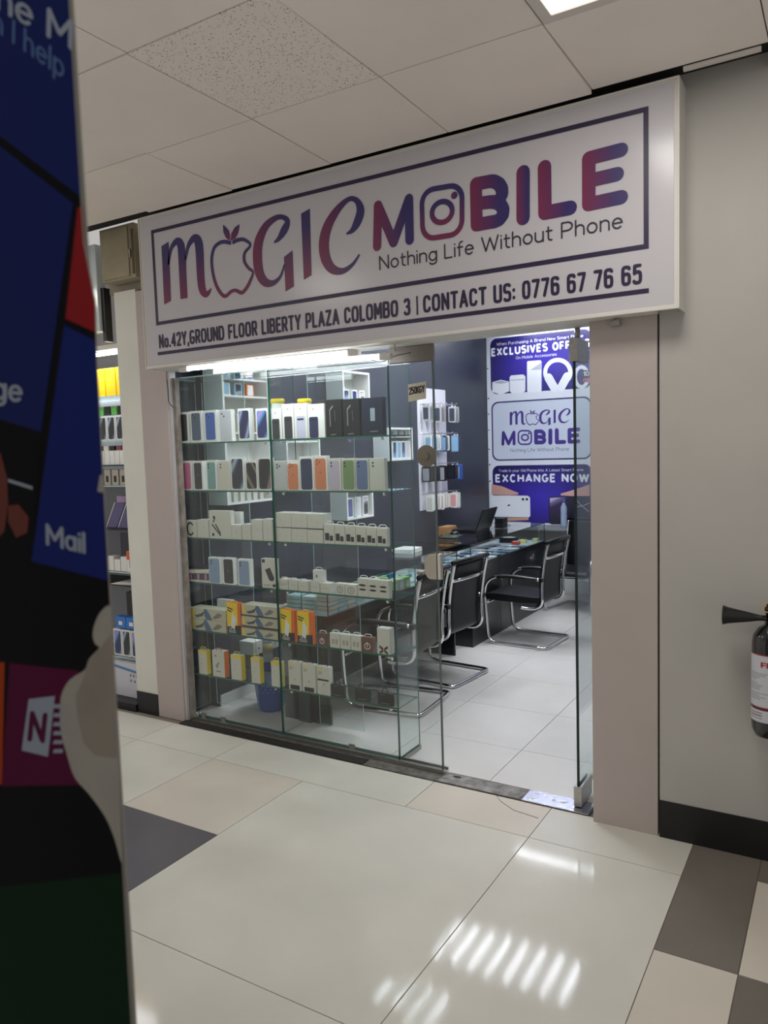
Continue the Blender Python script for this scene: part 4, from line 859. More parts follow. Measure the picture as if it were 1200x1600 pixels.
# ================================================================== ACCESSORY BOARD
ab = thing('accessory_board', 'tall white pegboard panel with chrome rails on the dark left wall', 'display board', (XW, 3.0, .99))
MB().box(.0, .012, 0, .56, .02, 1.15, mat('pegboard_white', (224, 222, 232), .4)).build('panel', ab)
ROWS = [(1.0, .165, 'r1'), (.727, .17, 'r2'), (.445, .16, 'r3'), (.175, .165, 'r4')]
for z, h, _ in ROWS:
    m = MB(); m.tube([(.013, .02, z + .0), (.013, .54, z)], .004, CHROME, 6)
    for y in (.06, .17, .28, .39, .50): m.tube([(.013, y, z), (.16, y, z + .004), (.165, y, z + .012)], .0025, CHROME, 6)
    m.build('peg_rail', ab)
def hangers(row, n, mats, label, name, cat, group, y0=.03, y1=.53, wx=.075, wy=.010, pm=None):
    z, h, _ = ROWS[row]
    for i in range(n):
        y = 3.0 + y0 + (y1 - y0) * i / max(1, n - 1); hh = h * random.uniform(.88, 1.0)
        xx = XW + .03 + random.uniform(0, .03)
        if i >= n - 2: xx += .05
        t = thing(name, label % ORD[i], cat, (xx, y, .99 + z - .006 - hh), random.uniform(-.12, .12), group)
        mt = mats[i % len(mats)]
        pts = rrect(0, wx, 0, hh - .012, .012, 3)
        MB().prism(pts, wy, mt, lambda u, v, w_: (u, w_ - wy / 2, v)).build('body', t)
        if pm is not None: MB().prism(rrect(.01, wx - .01, .012, hh - .03, .008, 3), .0004, pm[i % len(pm)], lambda u, v, w_: (u, -wy / 2 - .0006 - w_, v)).build('picture', t)
        MB().box(wx * .4, wx * .6, -.0015, .0015, hh - .0115, hh - .001, CARD).build('hang_tab', t)
hangers(0, 6, [col('clear_case', (178, 176, 176)), col('case_frame', (150, 146, 142))], 'phone case hanging on the top rail of the accessory board, %s from the left', 'phone_case', 'phone case', 'phone cases on the top rail', wy=.016, pm=[col('case_dark', (58, 66, 80)), col('case_grey', (110, 112, 120))])
hangers(1, 11, [CARD, col('ice_blue', (132, 156, 186)), col('case_dark', (58, 66, 80)), CARDG], 'thin phone case pack on the second rail of the accessory board, %s from the left', 'case_pack', 'case pack', 'case packs on the second rail', pm=[LB, col('case_dark', (58, 66, 80)), col('case_grey', (110, 112, 120))])
hangers(2, 5, [INK, col('black_pack', (34, 36, 44)), INK, INK, col('pack_blue', (30, 76, 150))], 'dark boxed earphone pack on the third rail, %s from the left', 'earphone_pack', 'earphone pack', 'earphone packs on the third rail', wy=.05, wx=.09, pm=[col('pack_white_print', (150, 152, 158)), col('black_pack', (34, 36, 44))])
hangers(3, 9, [CARD, CARD, CARDG], 'white cable pack on the lowest rail of the accessory board, %s from the left', 'cable_pack', 'cable pack', 'cable packs on the lowest rail', wy=.022, pm=[CARDG, col('pink_print', (210, 150, 150)), CARD])
# small purple flower sprig on the wall
fl = thing('flower_sprig', 'small purple artificial flower sprig on the dark left wall', 'flower', (XW + .012, 1.82, 1.60))
MB().tube([(0, 0, 0), (.004, .005, .05), (.012, .0, .10)], .0015, mat('stem_green', (60, 90, 60), .6), 6).build('stem', fl)
for a, b in ((.0, .11), (.02, .09), (-.018, .085), (.008, .07)):
    m = MB()
    for k in range(5):
        t_ = k * 1.2566; m.add([(.015, a, b), (.02, a + .012 * math.cos(t_ - .4), b + .012 * math.sin(t_ - .4)), (.024, a + .019 * math.cos(t_), b + .019 * math.sin(t_)), (.02, a + .012 * math.cos(t_ + .4), b + .012 * math.sin(t_ + .4))], [(0, 1, 2, 3)], mat('petal_purple', (136, 84, 190), .6))
    m.build('blossom', fl)
# ================================================================== COUNTERS
XF = .86; XB = .37
def glass_top(parent, y0, y1, z0, z1, xb=XB, xf=XF):
    g = .006
    MB().box(xf - g, xf, y0, y1, z0, z1 - .0065, GLASS, edge=GEDGE_D, thin='x').build('front_pane', parent)
    MB().box(xb, xf - g - .0005, y0, y0 + g, z0, z1 - .0065, GLASS, edge=GEDGE_D, thin='y').build('end_pane', parent)
    MB().box(xb, xf - g - .0005, y1 - g, y1, z0, z1 - .0065, GLASS, edge=GEDGE_D, thin='y').build('end_pane', parent)
    MB().box(xb, xf + .002, y0 - .002, y1 + .002, z1 - .006, z1, GLASS, edge=GEDGE_D, thin='z').build('top_pane', parent)
nc = thing('near_counter', 'long black desk with a low glass showcase top, nearest the window', 'counter', (0, 0, 0))
MB().box(XB, XF, .31, 2.0, .60, .648, BLACK).build('desk_top', nc, .002)
MB().box(XB + .02, XB + .038, .62, 1.95, .02, .5995, BLACK).build('modesty_panel', nc)
for y in (.33, 1.97): MB().box(.50, .835, y, y + .018, 0, .5995, BLACK).build('leg_panel', nc)
MB().box(.62, .70, .312, .3295, 0, .5995, mat('dark_grey_panel', (62, 66, 70), .4)).build('edge_panel', nc)
glass_top(nc, .31, 2.0, .649, .80)
fc = thing('far_counter', 'black panelled counter with a glass showcase top under the poster', 'counter', (0, 0, 0))
m = MB().box(XB, XF, 2.245, 3.955, .0, .648, BLACK); m.build('body', fc, .002)
for y in (2.82, 3.39): MB().box(XF + .0002, XF + .0012, y, y + .004, .01, .64, INK).build('panel_joint', fc)
MB().lathe([(.012, 0), (.012, .004), (.006, .006)], (XF + .001, 3.62, .55), STEEL, 12, 'x').build('lock', fc)
glass_top(fc, 2.245, 3.955, .649, .826)
bc = thing('back_cabinet', 'low dark cabinet along the left wall behind the counters', 'cabinet', (0, 0, 0))
MB().box(.02, .22, 2.35, 3.95, 0, .64, BLACK).build('body', bc, .002); MB().box(.02, .225, 2.345, 3.955, .6405, .655, BLACK).build('top_board', bc)
for y in (2.37, 2.9, 3.43): MB().box(.2205, .2225, y, y + .5, .03, .62, SHOPDARK).build('door', bc)
for cn, a, b in ((nc, .32, 1.99), (fc, 2.256, 3.944)): MB().box(XB + .01, XF - .02, a, b, .6485, .6492, mat('pale_liner', (176, 190, 198), .5)).build('tray_liner', cn)
# goods in the near counter
STK = [col('phone_white_pack', (214, 222, 226)), col('phone_teal_pack', (170, 206, 212)), CARDG, col('phone_grey_pack', (196, 208, 214))]
k = 0; names_row = ['front', 'middle', 'rear']
for r_, x in enumerate((.79, .68, .57)):
    for c_ in range(5):
        for h_ in range(5 if r_ == 0 else 4 + (c_ % 2)):
            y = .40 + c_ * .095
            t = thing('boxed_phone', 'flat pale phone box, %s layer of the %s stack from the window, %s row' % (ORD[h_], ORD[c_], names_row[r_]), 'phone box', (x + random.uniform(-.004, .004), y, .6495 + h_ * .0245), random.uniform(-.04, .04), 'flat phone boxes stacked in the near counter')
            MB().box(-.045, .045, -.043, .043, 0, .0205, STK[(k + h_) % 4]).build('carton', t); k += 1
GRN = [col('lime_pack', (150, 200, 120)), col('blue_pack2', (50, 120, 160)), col('lime_pack2', (180, 214, 150)), CARDG]
for i in range(5):
    for j in range(2):
        t = thing('screen_protector_pack', '%s upright pack in the %s row of the near counter, %s from the window' % (('lime green', 'sea blue', 'pale lime', 'white', 'lime green')[(i + j) % 5], ('front', 'rear')[j], ORD[i]), 'accessory pack', (.82 - j * .13, .93 + i * .085, .6495), .05, 'upright packs in the near counter')
        MB().box(-.05, .02, -.036, .036, 0, .075 + .012 * ((i * 3 + j) % 3), GRN[(i + j) % 4]).build('carton', t)
        MB().box(.0202, .0208, -.025, .025, .015, .05, CARD).build('front_print', t)
flats = [('white', (.76, 1.42), CARD, (.06, .11)), ('sky blue', (.64, 1.45), LB, (.05, .10)), ('white', (.80, 1.60), CARDG, (.07, .1)), ('teal', (.62, 1.62), col('teal_pack', (60, 130, 140)), (.05, .09)), ('orange', (.80, 1.76), ORA, (.045, .07)), ('yellow', (.80, 1.87), YEL, (.06, .08)), ('brown', (.66, 1.80), KRAFT, (.05, .08)), ('white', (.52, 1.75), CARD, (.08, .1)), ('pale blue', (.50, 1.5), BLU, (.07, .09))]
for c_, (x, y), mt, (a, b) in flats:
    t = thing('accessory_packet', 'flat %s packet in the near counter, %s' % (c_, {.76: 'closest to the lime packs', .64: 'behind the white one', .80: 'at the front glass', .62: 'in the middle', .66: 'beside the orange one', .52: 'at the rear right', .50: 'at the rear left'}[x] + (' near its far end' if y > 1.7 else '')), 'packet', (x, y, .6495), random.uniform(-.4, .4), 'packets lying in the near counter')
    MB().box(-a / 2, a / 2, -b / 2, b / 2, 0, .022, mt).build('packet', t, .003); MB().box(-a / 3, a / 3, -b / 3, b / 3, .0222, .0226, CARDG).build('label_print', t)
t = thing('paper_stack', 'white stack of papers on top of the near counter', 'papers', (.50, 1.87, .8005), .1)
for i in range(5): MB().box(-.08 + random.uniform(-.004, .004), .08, -.10, .10 + random.uniform(-.005, .005), .006 * i, .006 * i + .0055, CARD).build('sheet_bundle', t)
# goods in the far counter
FAR = [('black', INK), ('white', CARD), ('sky blue', LB), ('silver', col('silver_dev', (180, 184, 188))), ('navy', col('navy_dev', (40, 50, 80))), ('pale blue', BLU)]
PLACE = ['front', 'middle', 'rear']
for i in range(14):
    for j in range(3):
        c_, mt = FAR[(i * 5 + j * 2) % 6]
        t = thing('display_phone', '%s phone in the far counter, %s row, %s from its near end' % (c_, PLACE[j], ORD[i]), 'phone', (.79 - j * .13, 2.33 + i * .088, .6495), random.uniform(-.25, .25), 'phones and packs lying in the far counter')
        MB().prism(rrect(-.055, .055, -.03, .03, .008, 2), .009, mt, lambda u, v, w_: (u, v, w_)).build('body', t)
        if (i + j) % 2: MB().prism(rrect(-.05, .05, -.026, .026, .006, 2), .0006, (INK, SW_TEAL, CARD)[(i + j) % 3], lambda u, v, w_: (u, v, .0092 + w_)).build('screen', t)
for c_, mt, x, y, a, b, h in (('red', col('bright_red', (200, 60, 50)), .70, 3.60, .07, .06, .03), ('yellow', col('pale_yellow', (226, 220, 130)), .72, 3.74, .06, .06, .03), ('black', INK, .58, 3.72, .16, .1, .05), ('pale green', col('pale_green', (200, 214, 150)), .80, 3.86, .05, .08, .03)):
    t = thing('accessory_packet', 'small %s pack at the far end inside the far counter' % c_, 'packet', (x, y, .6495), .1, 'packs at the far end of the counter')
    MB().box(-a / 2, a / 2, -b / 2, b / 2, 0, h, mt).build('carton', t, .003); MB().box(-a / 3, a / 3, -b / 3, b / 3, h + .0002, h + .0008, CARD).build('label_print', t)
# laptop, mouse, tablet, bag, bottle
lp = thing('laptop', 'black laptop standing open on the far counter, screen turned to the wall', 'laptop', (.56, 3.16, .8265), .0)
MB().box(-.24, .0, -.16, .16, 0, .018, PLASTIC).build('base', lp, .004); MB().box(-.21, -.05, -.14, .14, .0182, .0195, INK).build('keyboard', lp)
MB().add([(0, -.16, .02), (0, .16, .02), (.07, .16, .205), (.07, -.16, .205), (.009, -.16, .017), (.009, .16, .017), (.079, .16, .202), (.079, -.16, .202)], [(0, 1, 2, 3), (4, 7, 6, 5), (0, 4, 5, 1), (1, 5, 6, 2), (2, 6, 7, 3), (3, 7, 4, 0)], PLASTIC).build('screen_lid', lp)
t = thing('notebook_stack', 'stack of small black gadgets beside the laptop screen', 'gadget stack', (.62, 3.44, .8265))
for i in range(5): MB().box(-.04 + .002 * (i % 2), .04, -.06, .06, .018 * i, .018 * i + .016, PLASTIC).build('gadget', t)
t = thing('tablet', 'dark tablet lying flat on the near end of the far counter', 'tablet', (.50, 2.62, .8265), .2)
MB().prism(rrect(-.08, .08, -.12, .12, .01, 3), .008, PLASTIC, lambda u, v, w_: (u, v, w_)).build('body', t); MB().prism(rrect(-.07, .07, -.11, .11, .006, 3), .0005, mat('greenish_screen', (60, 84, 70), .2), lambda u, v, w_: (u, v, .0082 + w_)).build('screen', t)
t = thing('computer_mouse', 'black computer mouse on the far counter left of the laptop', 'mouse', (.45, 2.80, .8265), .3)
MB().lathe([(.036, 0), (.038, .01), (.032, .022), (.016, .032), (.002, .034)], (0, 0, 0), PLASTIC, 18).build('shell', t); MB().box(-.03, -.016, -.002, .002, .0265, .031, GREYINK).build('wheel', t)
t = thing('paper_bag', 'brown paper bag standing behind the counter against the dark wall', 'paper bag', (.115, 3.33, .656), -.1)
m = MB(); m.add([(-.06, -.11, 0), (.06, -.11, 0), (.06, .11, 0), (-.06, .11, 0), (-.045, -.105, .165), (.055, -.1, .175), (.05, .105, .16), (-.05, .1, .17)], [(0, 3, 2, 1), (0, 1, 5, 4), (1, 2, 6, 5), (2, 3, 7, 6), (3, 0, 4, 7)], KRAFT); m.build('bag', t)
MB().box(-.05, .05, -.085, .085, .168, .182, mat('kraft_paper_fold', (170, 130, 88), .8)).build('folded_top', t)
# blue basket with a bottle
BLUE = mat('blue_plastic', (36, 74, 160), .35)
bk = thing('waste_basket', 'blue perforated plastic waste basket standing on the shop floor', 'basket', (.325, .41, .0))
N = 28; m = MB(); prof = [(.075, .0), (.082, .02), (.09, .08), (.098, .16), (.104, .22), (.108, .262)]
vs = []; fs = []
for r_, z in prof:
    for i in range(N): a = 6.28318 * i / N; vs.append((r_ * math.cos(a), r_ * math.sin(a), z))
for j in range(len(prof) - 1):
    for i in range(N): fs.append((j * N + i, j * N + (i + 1) % N, (j + 1) * N + (i + 1) % N, (j + 1) * N + i))
fs.append(tuple(range(N))[::-1]); m.add(vs, fs, BLUE, True); m.build('bucket', bk)
MB().tube([(.109 * math.cos(6.28318 * i / 28), .109 * math.sin(6.28318 * i / 28),   .264) for i in range(28)], .004, BLUE, 6, closed=True).build('rim', bk)
m = MB()
for j, z in enumerate((.13, .15, .17, .19, .21)):
    for i in range(36):
        if (i + j) % 2: continue
        a = 6.28318 * i / 36; r_ = .0985 + (z - .16) * .095
        c, s_ = math.cos(a), math.sin(a); h_ = .0035
        m.add([(r_ * c - s_ * h_ * k1, r_ * s_ + c * h_ * k1, z + k2 * .0045) for k1, k2 in ((-1, 0), (0, -1), (1, 0), (0, 1))], [(0, 1, 2, 3)], mat('basket_holes', (150, 165, 200), .5))
o = m.build('hole_pattern', bk); o['kind'] = 'stuff'
t = thing('spray_bottle', 'clear bottle with a blue cap standing behind the blue basket', 'bottle', (.22, .52, 0))
MB().lathe([(.03, 0), (.032, .3), (.032, .40), (.024, .44), (.012, .46), (.012, .47)], (0, 0, 0), mat('milky_bottle', (176, 186, 190), .2), 20).build('body', t); MB().lathe([(.014, .471), (.014, .51)], (0, 0, 0), BLUE, 16).build('cap', t)
MB().lathe([(.0328, .32), (.0328, .38)], (0, 0, 0), mat('dull_yellow', (196, 186, 130), .5), 20).build('label_band', t)
# ================================================================== CHAIRS
def make_chair(label, loc, rz, back_tilt=0):
    t = thing('cantilever_chair', label, 'chair', loc, rz, 'black visitor chairs in the shop')
    r = .0135; zf = r + .0005
    def side(s):
        p = [(.20, s * .235, .548), (.05, s * .235, .556), (-.10, s * .235, .556), (-.19, s * .235, .545), (-.255, s * .235, .50), (-.28, s * .235, .42), (-.275, s * .235, .25), (-.262, s * .235, .10), (-.245, s * .235, .04), (-.19, s * .235, zf), (-.10, s * .235, zf), (.10, s * .235, zf), (.19, s * .235, zf)]
        return p
    L = side(-1); Rr = side(1)[::-1]
    bend = [(.225, -.225, zf), (.238, -.19, zf), (.24, 0, zf), (.238, .19, zf), (.225, .225, zf)]
    MB().tube(spline(L + bend + Rr, 4), r, CHROME, 10).build('cantilever_frame', t)
    for s in (-1, 1):
        ps = [(.02, s * .215, .315), (.10, s * .215, .312), (.165, s * .215, .325), (.20, s * .215, .37), (.20, s * .215, .45), (.205, s * .215, .56), (.225, s * .215, .70), (.255, s * .215, .832)]
        MB().tube(spline(ps, 5), .0125, CHROME, 10).build('back_post', t)
        MB().tube(spline([(.175, s * .235, .5485), (.0, s * .235, .5575), (-.10, s * .235, .5575), (-.17, s * .235, .5495)], 5), .0165, PLASTIC, 10).build('armrest_pad', t)
        MB().box(.19, .222, s * .235 - .016, s * .235 + .014, .532, .562, PLASTIC).build('arm_bracket', t, .003)
    MB().tube([(.215, -.204, .71), (.243, -.1, .715), (.25, 0, .717), (.243, .1, .715), (.215, .204, .71)], .0125, CHROME, 8).build('back_brace', t)
    # leather back: a thin curved sheet between the posts
    prof = [(.15, .335), (.185, .37), (.187, .45), (.192, .56), (.212, .70), (.240, .818)]
    prof = spline(prof, 4); vs = []; fs = []
    for x, z in prof:
        for j in range(7): y = -.20 + .4 * j / 6; vs.append((x + .014 * (1 - (y / .2) ** 2) * .6, y, z))
    n = len(prof)
    for i in range(n - 1):
        for j in range(6): fs.append((i * 7 + j, i * 7 + j + 1, (i + 1) * 7 + j + 1, (i + 1) * 7 + j))
    vs2 = [(x - .014, y, z) for x, y, z in vs]; k = len(vs)
    fs2 = [tuple(a + k for a in f[::-1]) for f in fs]
    rim = []
    idx = [j for j in range(7)] + [i * 7 + 6 for i in range(1, n)] + [(n - 1) * 7 + j for j in range(5, -1, -1)] + [i * 7 for i in range(n - 2, 0, -1)]
    for a, b in zip(idx, idx[1:] + idx[:1]): rim.append((a, a + k, b + k, b))
    MB().add(vs + vs2, fs + fs2 + rim, BLACKL, True).build('backrest', t)
    MB().tube([(.252, -.228, .838), (.252, .228, .838)], .017, BLACKL, 12).build('top_roll', t)
    sp = [(-.30, .385), (-.285, .402), (-.2, .408), (0, .402), (.12, .398), (.165, .40), (.172, .375), (.165, .352), (.0, .345), (-.2, .348), (-.285, .352), (-.302, .365)]
    MB().prism(sp, .40, BLACKL, lambda u, v, w_: (u, -.20 + w_, v)).build('seat', t, .006)
    MB().tube([(-.268, -.224, .33), (-.262, -.15, .335), (-.262, .15, .335), (-.268, .224, .33)], .009, CHROME, 8).build('seat_bar', t)
    return t
make_chair('black leather cantilever chair seen from the side, drawn up to the far counter', (1.185, 2.645, 0), -.06)
make_chair('black leather cantilever chair seen from behind, middle one at the near counter', (.965, 1.50, 0), -.10)
make_chair('black leather cantilever chair seen from behind through the glass, nearest the window', (.985, .885, 0), .07)
make_chair('black cantilever chair behind the glass door, furthest back below the poster', (1.19, 3.97, 0), 1.45)
t = thing('water_bottle', 'clear plastic water bottle with a blue cap near the foot of the poster', 'bottle', (.90, 4.42, -.025))
MB().lathe([(.032, .76), (.033, .78), (.033, .88), (.03, .90), (.033, .92), (.032, .96), (.014, 1.0), (.013, 1.012)], (0, 0, 0), mat('bottle_plastic', (150, 165, 190), .15), 18).build('body', t); MB().lathe([(.016, 1.013), (.016, 1.035)], (0, 0, 0), BLUE, 14).build('cap', t)
ps_ = thing('narrow_ledge', 'narrow grey ledge below the poster on the back wall', 'ledge', (0, 0, 0)); MB().box(.02, 1.9, 4.36, 4.59, .70, .7345, mat('grey_ledge', (130, 134, 140), .4)).build('board', ps_, .002)
for x in (.3, 1.0, 1.7): MB().add([(x, 4.6, .53), (x, 4.6, .6995), (x, 4.39, .6995), (x + .012, 4.6, .53), (x + .012, 4.6, .6995), (x + .012, 4.39, .6995)], [(0, 1, 2), (3, 5, 4), (0, 3, 4, 1), (1, 4, 5, 2), (2, 5, 3, 0)], STEEL).build('bracket', ps_)
# ================================================================== WALL POSTER
PY0 = 4.372; PY = 4.592; KS = (PY - CAM.y) / (PY0 - CAM.y)      # authored on one plane, set on the wall at true size
po = thing('wall_poster', 'tall white and purple advertising poster on the back wall', 'poster', (0, 0, 0))
pf = lambda off: (lambda u, v, w_=0: (CAM.x + (u - CAM.x) * KS, PY - off - w_, CAM.z + (v - CAM.z) * KS))
def P_(px, py): p = at(px, py, y=PY0); return (p.x, p.z)
MB().box(.006, 1.26, PY, 4.5995, .735, 2.84, mat('poster_white', (226, 230, 240), .3)).build('panel', po)
def radial(name, c0, c1):
    m = mat(name, c0, .3); nt = m.node_tree; b = nt.nodes['Principled BSDF']; tc = nt.nodes.new('ShaderNodeTexCoord')
    mp = nt.nodes.new('ShaderNodeMapping'); mp.vector_type = 'POINT'; mp.inputs['Location'].default_value = (-.5, 0, -.45); mp.inputs['Scale'].default_value = (1, 0, 1)
    g = nt.nodes.new('ShaderNodeVectorMath'); g.operation = 'LENGTH'; nt.links.new(tc.outputs['Generated'], mp.inputs[0]); nt.links.new(mp.outputs[0], g.inputs[0])
    r = nt.nodes.new('ShaderNodeValToRGB'); r.color_ramp.elements[0].color = (*lin(c1), 1); r.color_ramp.elements[1].color = (*lin(c0), 1); r.color_ramp.elements[1].position = .6
    nt.links.new(g.outputs['Value'], r.inputs[0]); nt.links.new(r.outputs[0], b.inputs['Base Color']); return m
PURP = radial('poster_purple', (34, 26, 88), (62, 48, 168))
for z0, z1 in ((2.125, 2.70), (.775, 1.375)): MB().prism(rrect(.145, 1.205, z0, z1, .07, 6), 0, PURP, pf(.0004)).build('purple_card', po)
MB().prism(rrect(.145, 1.205, 1.425, 2.045, .075, 6), 0, col('poster_navy', (38, 34, 96)), pf(.0004)).build('card_border', po)
MB().prism(rrect(.160, 1.190, 1.440, 2.030, .065, 6), 0, col('poster_pale', (206, 214, 230)), pf(.0008)).build('card_face', po)
PW = col('poster_print_white', (235, 238, 245)); PD = col('poster_print_purple', (64, 48, 130)); PG = col('poster_print_grey', (110, 112, 140))
words('small_print_word', po, 'When Purchasing A Brand New Smart Phone', .22, 1.13, 2.625, .028, .13, PW, pf(.001), disc=6)
words('headline_word', po, 'EXCLUSIVES OFFERS', .165, 1.19, 2.527, .068, .28, PW, pf(.001), gap=.34, capends=False)
words('small_print_word', po, 'On Mobile Accessories', .43, .86, 2.468, .028, .13, PW, pf(.001), disc=6)
words('small_print_word', po, 'Trade In your Old Phone Into A Latest Smart Phone', .215, 1.12, 1.308, .026, .13, PW, pf(.001), disc=6)
words('headline_word', po, 'EXCHANGE NOW', .185, 1.17, 1.205, .07, .28, PW, pf(.001), gap=.34, capends=False)
words('tagline_word', po, 'Nothing Life Without Phone', .353, .976, 1.515, .034, .13, PG, pf(.0012), disc=6)
# the word mark again, scaled into the middle card
def tr(a, b):   # fraction of the big sign's word mark -> poster
    return a, b
def LM(px, py): u, v = S(px, py); return (.345 + (u - .214) * .504, 1.793 + (v - 2.404) * .437)
def LB_(px, py): u, v = S(px, py); return (.253 + (u - 1.551) * .755, 1.585 + (v - 2.474) * .70)
logo_letters(po, lambda a, b: LM(220 + a * .36667, 120 + b * .36667), lambda a, b: LB_(560 + a * .45, 120 + b * .45), pf(.0014), PD, PD, dark=PD)
# pictures on the upper card
def shape(name, pts, mt, off=.001): return MB().prism([P_(*p) for p in pts], 0, mt, pf(off)).build(name, po)
PS = col('poster_shade', (176, 180, 196)); q8 = lambda a, b: (740 + a * .225, 500 + b * .225)
shape('charger_picture', [q8(*p) for p in ((130, 432), (190, 415), (247, 428), (247, 495), (190, 518), (130, 500))], PW); shape('charger_shade', [q8(*p) for p in ((134, 436), (190, 422), (242, 434), (190, 442))], PS, .0014)
shape('earbud_case_picture', [q8(*p) for p in ((260, 385), (345, 378), (360, 392), (360, 490), (348, 503), (265, 508), (252, 495), (250, 398))], PW); shape('earbud_case_shade', [q8(*p) for p in ((258, 415), (354, 410), (354, 416), (258, 421))], PS, .0014)
shape('power_bank_picture', [q8(*p) for p in ((378, 285), (465, 279), (472, 290), (472, 490), (466, 499), (378, 502), (372, 494), (371, 292))], PW); shape('power_bank_shade', [q8(*p) for p in ((395, 348), (470, 295), (470, 345))], PS, .0014)
m = MB(); cc = [P_(*q8(585 + 88 * math.cos(t), 365 - 88 * math.sin(t))) for t in [math.radians(a) for a in range(-28, 210, 14)]]
strokes(m, [cc], .042, PW, pf(.001)); m.build('headphone_picture', po)
for a, b in (((520, 400), (560, 470)), ((650, 392), (608, 468))):
    m = MB(); strokes(m, [[P_(*q8(*a)), P_(*q8(*b))]], .085, PW, pf(.0016), True, 12); m.build('ear_cup_picture', po)
m = MB(); strokes(m, [[P_(*q8(750 + 45 * math.cos(t), 395 + 70 * math.sin(t))) for t in [k * .3927 for k in range(17)]]], .035, PW, pf(.001)); m.build('watch_picture', po)
MB().prism([P_(*q8(785 + u * 38, 390 + v * 42)) for u, v in rrect(-1, 1, -1, 1, .4, 4)], 0, col('watch_dark', (40, 40, 60)), pf(.002)).build('watch_face', po)
m = MB(); a = P_(*q8(765, 388)); text(m, '10', a[0], a[0] + .05, a[1], .04, .18, PW, pf(.0024)); text(m, '08', a[0], a[0] + .055, a[1] - .065, .04, .18, col('watch_pink', (220, 130, 160)), pf(.0024)); m.build('watch_digits', po)
# lower card: fingers and phones
SK = col('poster_skin', (206, 160, 146))
shape('finger_picture', [q8(*p) for p in ((124, 1140), (200, 1155), (270, 1185), (312, 1200), (310, 1213), (240, 1216), (124, 1212))], SK, .0010)
shape('finger_picture', [q8(*p) for p in ((806, 1140), (740, 1165), (660, 1190), (606, 1205), (606, 1217), (680, 1222), (806, 1222))], SK, .0010)
shape('white_phone_picture', [q8(*p) for p in ((124, 1218), (375, 1220), (392, 1232), (395, 1360), (385, 1370), (124, 1366))], PW, .0014)
for u in (343, 370): m = MB(); m.prism([P_(*q8(u + 9 * math.cos(t * .6283), 1245 + 9 * math.sin(t * .6283))) for t in range(10)], 0, INK, pf(.0018)); m.build('camera_dot', po)
shape('emblem_mark', [q8(*p) for p in ((236, 1284), (256, 1280), (252, 1290), (238, 1294))], INK, .0018)
shape('finger_picture', [q8(*p) for p in ((160, 1372), (380, 1372), (384, 1388), (230, 1396), (170, 1388))], col('poster_skin_dark', (190, 150, 120)), .0016)
MB().prism([P_(*q8(u, v)) for u, v in rrect(522, 830, 1225, 1420, 26, 5)], 0, col('poster_phone_dark', (40, 38, 58)), pf(.0014)).build('dark_phone_picture', po)
m = MB(); m.prism([P_(*q8(*p)) for p in ((530, 1236), (640, 1230), (655, 1250), (600, 1330), (560, 1370), (530, 1350))], 0, swirl('poster_swirl', (60, 50, 80), (120, 110, 150), (200, 190, 220), 10, .4), pf(.0018)); m.build('swirl_picture', po)
m = MB(); strokes(m, [[P_(*q8(*p)) for p in ((720, 1255), (750, 1290), (800, 1330))], [P_(*q8(*p)) for p in ((700, 1300), (760, 1290), (806, 1270))]], .006, PS, pf(.0018)); m.build('line_picture', po)
# bolts up the poster's left edge
for z in (2.42, 2.1, 1.93, 1.76, 1.55, 1.38, 1.2): MB().lathe([(.010, 0), (.010, -.006), (.004, -.008)], (.022, 4.5915, z), CHROME, 10, 'y').build('bolt', po)
# ================================================================== SHOP LAMPS
TR = emis('louvre_lamp_tube', (240, 246, 255), P_SHOP)
def troffer(x, y, z, label, n=6, watts=None):
    t = thing('louvre_light', label, 'ceiling light', (x, y, z), 0, 'louvre lights on the shop ceiling')
    m = MB().box(-.3, .3, -.3, -.285, 0, .05, MELA).box(-.3, .3, .285, .3, 0, .05, MELA).box(-.3, -.285, -.285, .285, 0, .05, MELA).box(.285, .3, -.285, .285, 0, .05, MELA).box(-.3, .3, -.3, .3, .0501, .058, MELA); m.build('housing', t)
    for i in range(n):
        x_ = -.24 + .48 * i / (n - 1)
        MB().box(x_ - .016, x_ + .016, -.27, .27, .012, .02, TR).build('light_strip', t)
        if i: MB().box(x_ - .049, x_ - .047, -.28, .28, .002, .04, STEEL).build('louvre_blade', t)
for x_, y_, lab in ((.62, 2.62, 'square louvre light with four strips over the near end of the far counter'), (1.26, 2.62, 'square louvre light with four strips over the seat of the side view chair'), (.45, 1.72, 'square louvre light with four strips over the near counter'),
                    (1.25, .85, 'added square louvre light with four strips just behind the display case'), (2.3, 1.9, 'added square louvre light with four strips beside the right wall of the shop')):  # these two unseen lamps are added for more light in the shop
    troffer(x_, y_, 2.80, lab, 4)
t = thing('batten_light', 'single lit batten across the shop ceiling in front of the poster', 'ceiling light', (.85, 4.3, 2.80))
MB().box(-.5, .5, -.03, .03, .0205, .058, MELA).build('housing', t)
for i in range(5): MB().box(-.48 + .195 * i, -.48 + .195 * i + .17, -.016, .016, .004, .02, TR).build('light_strip', t)
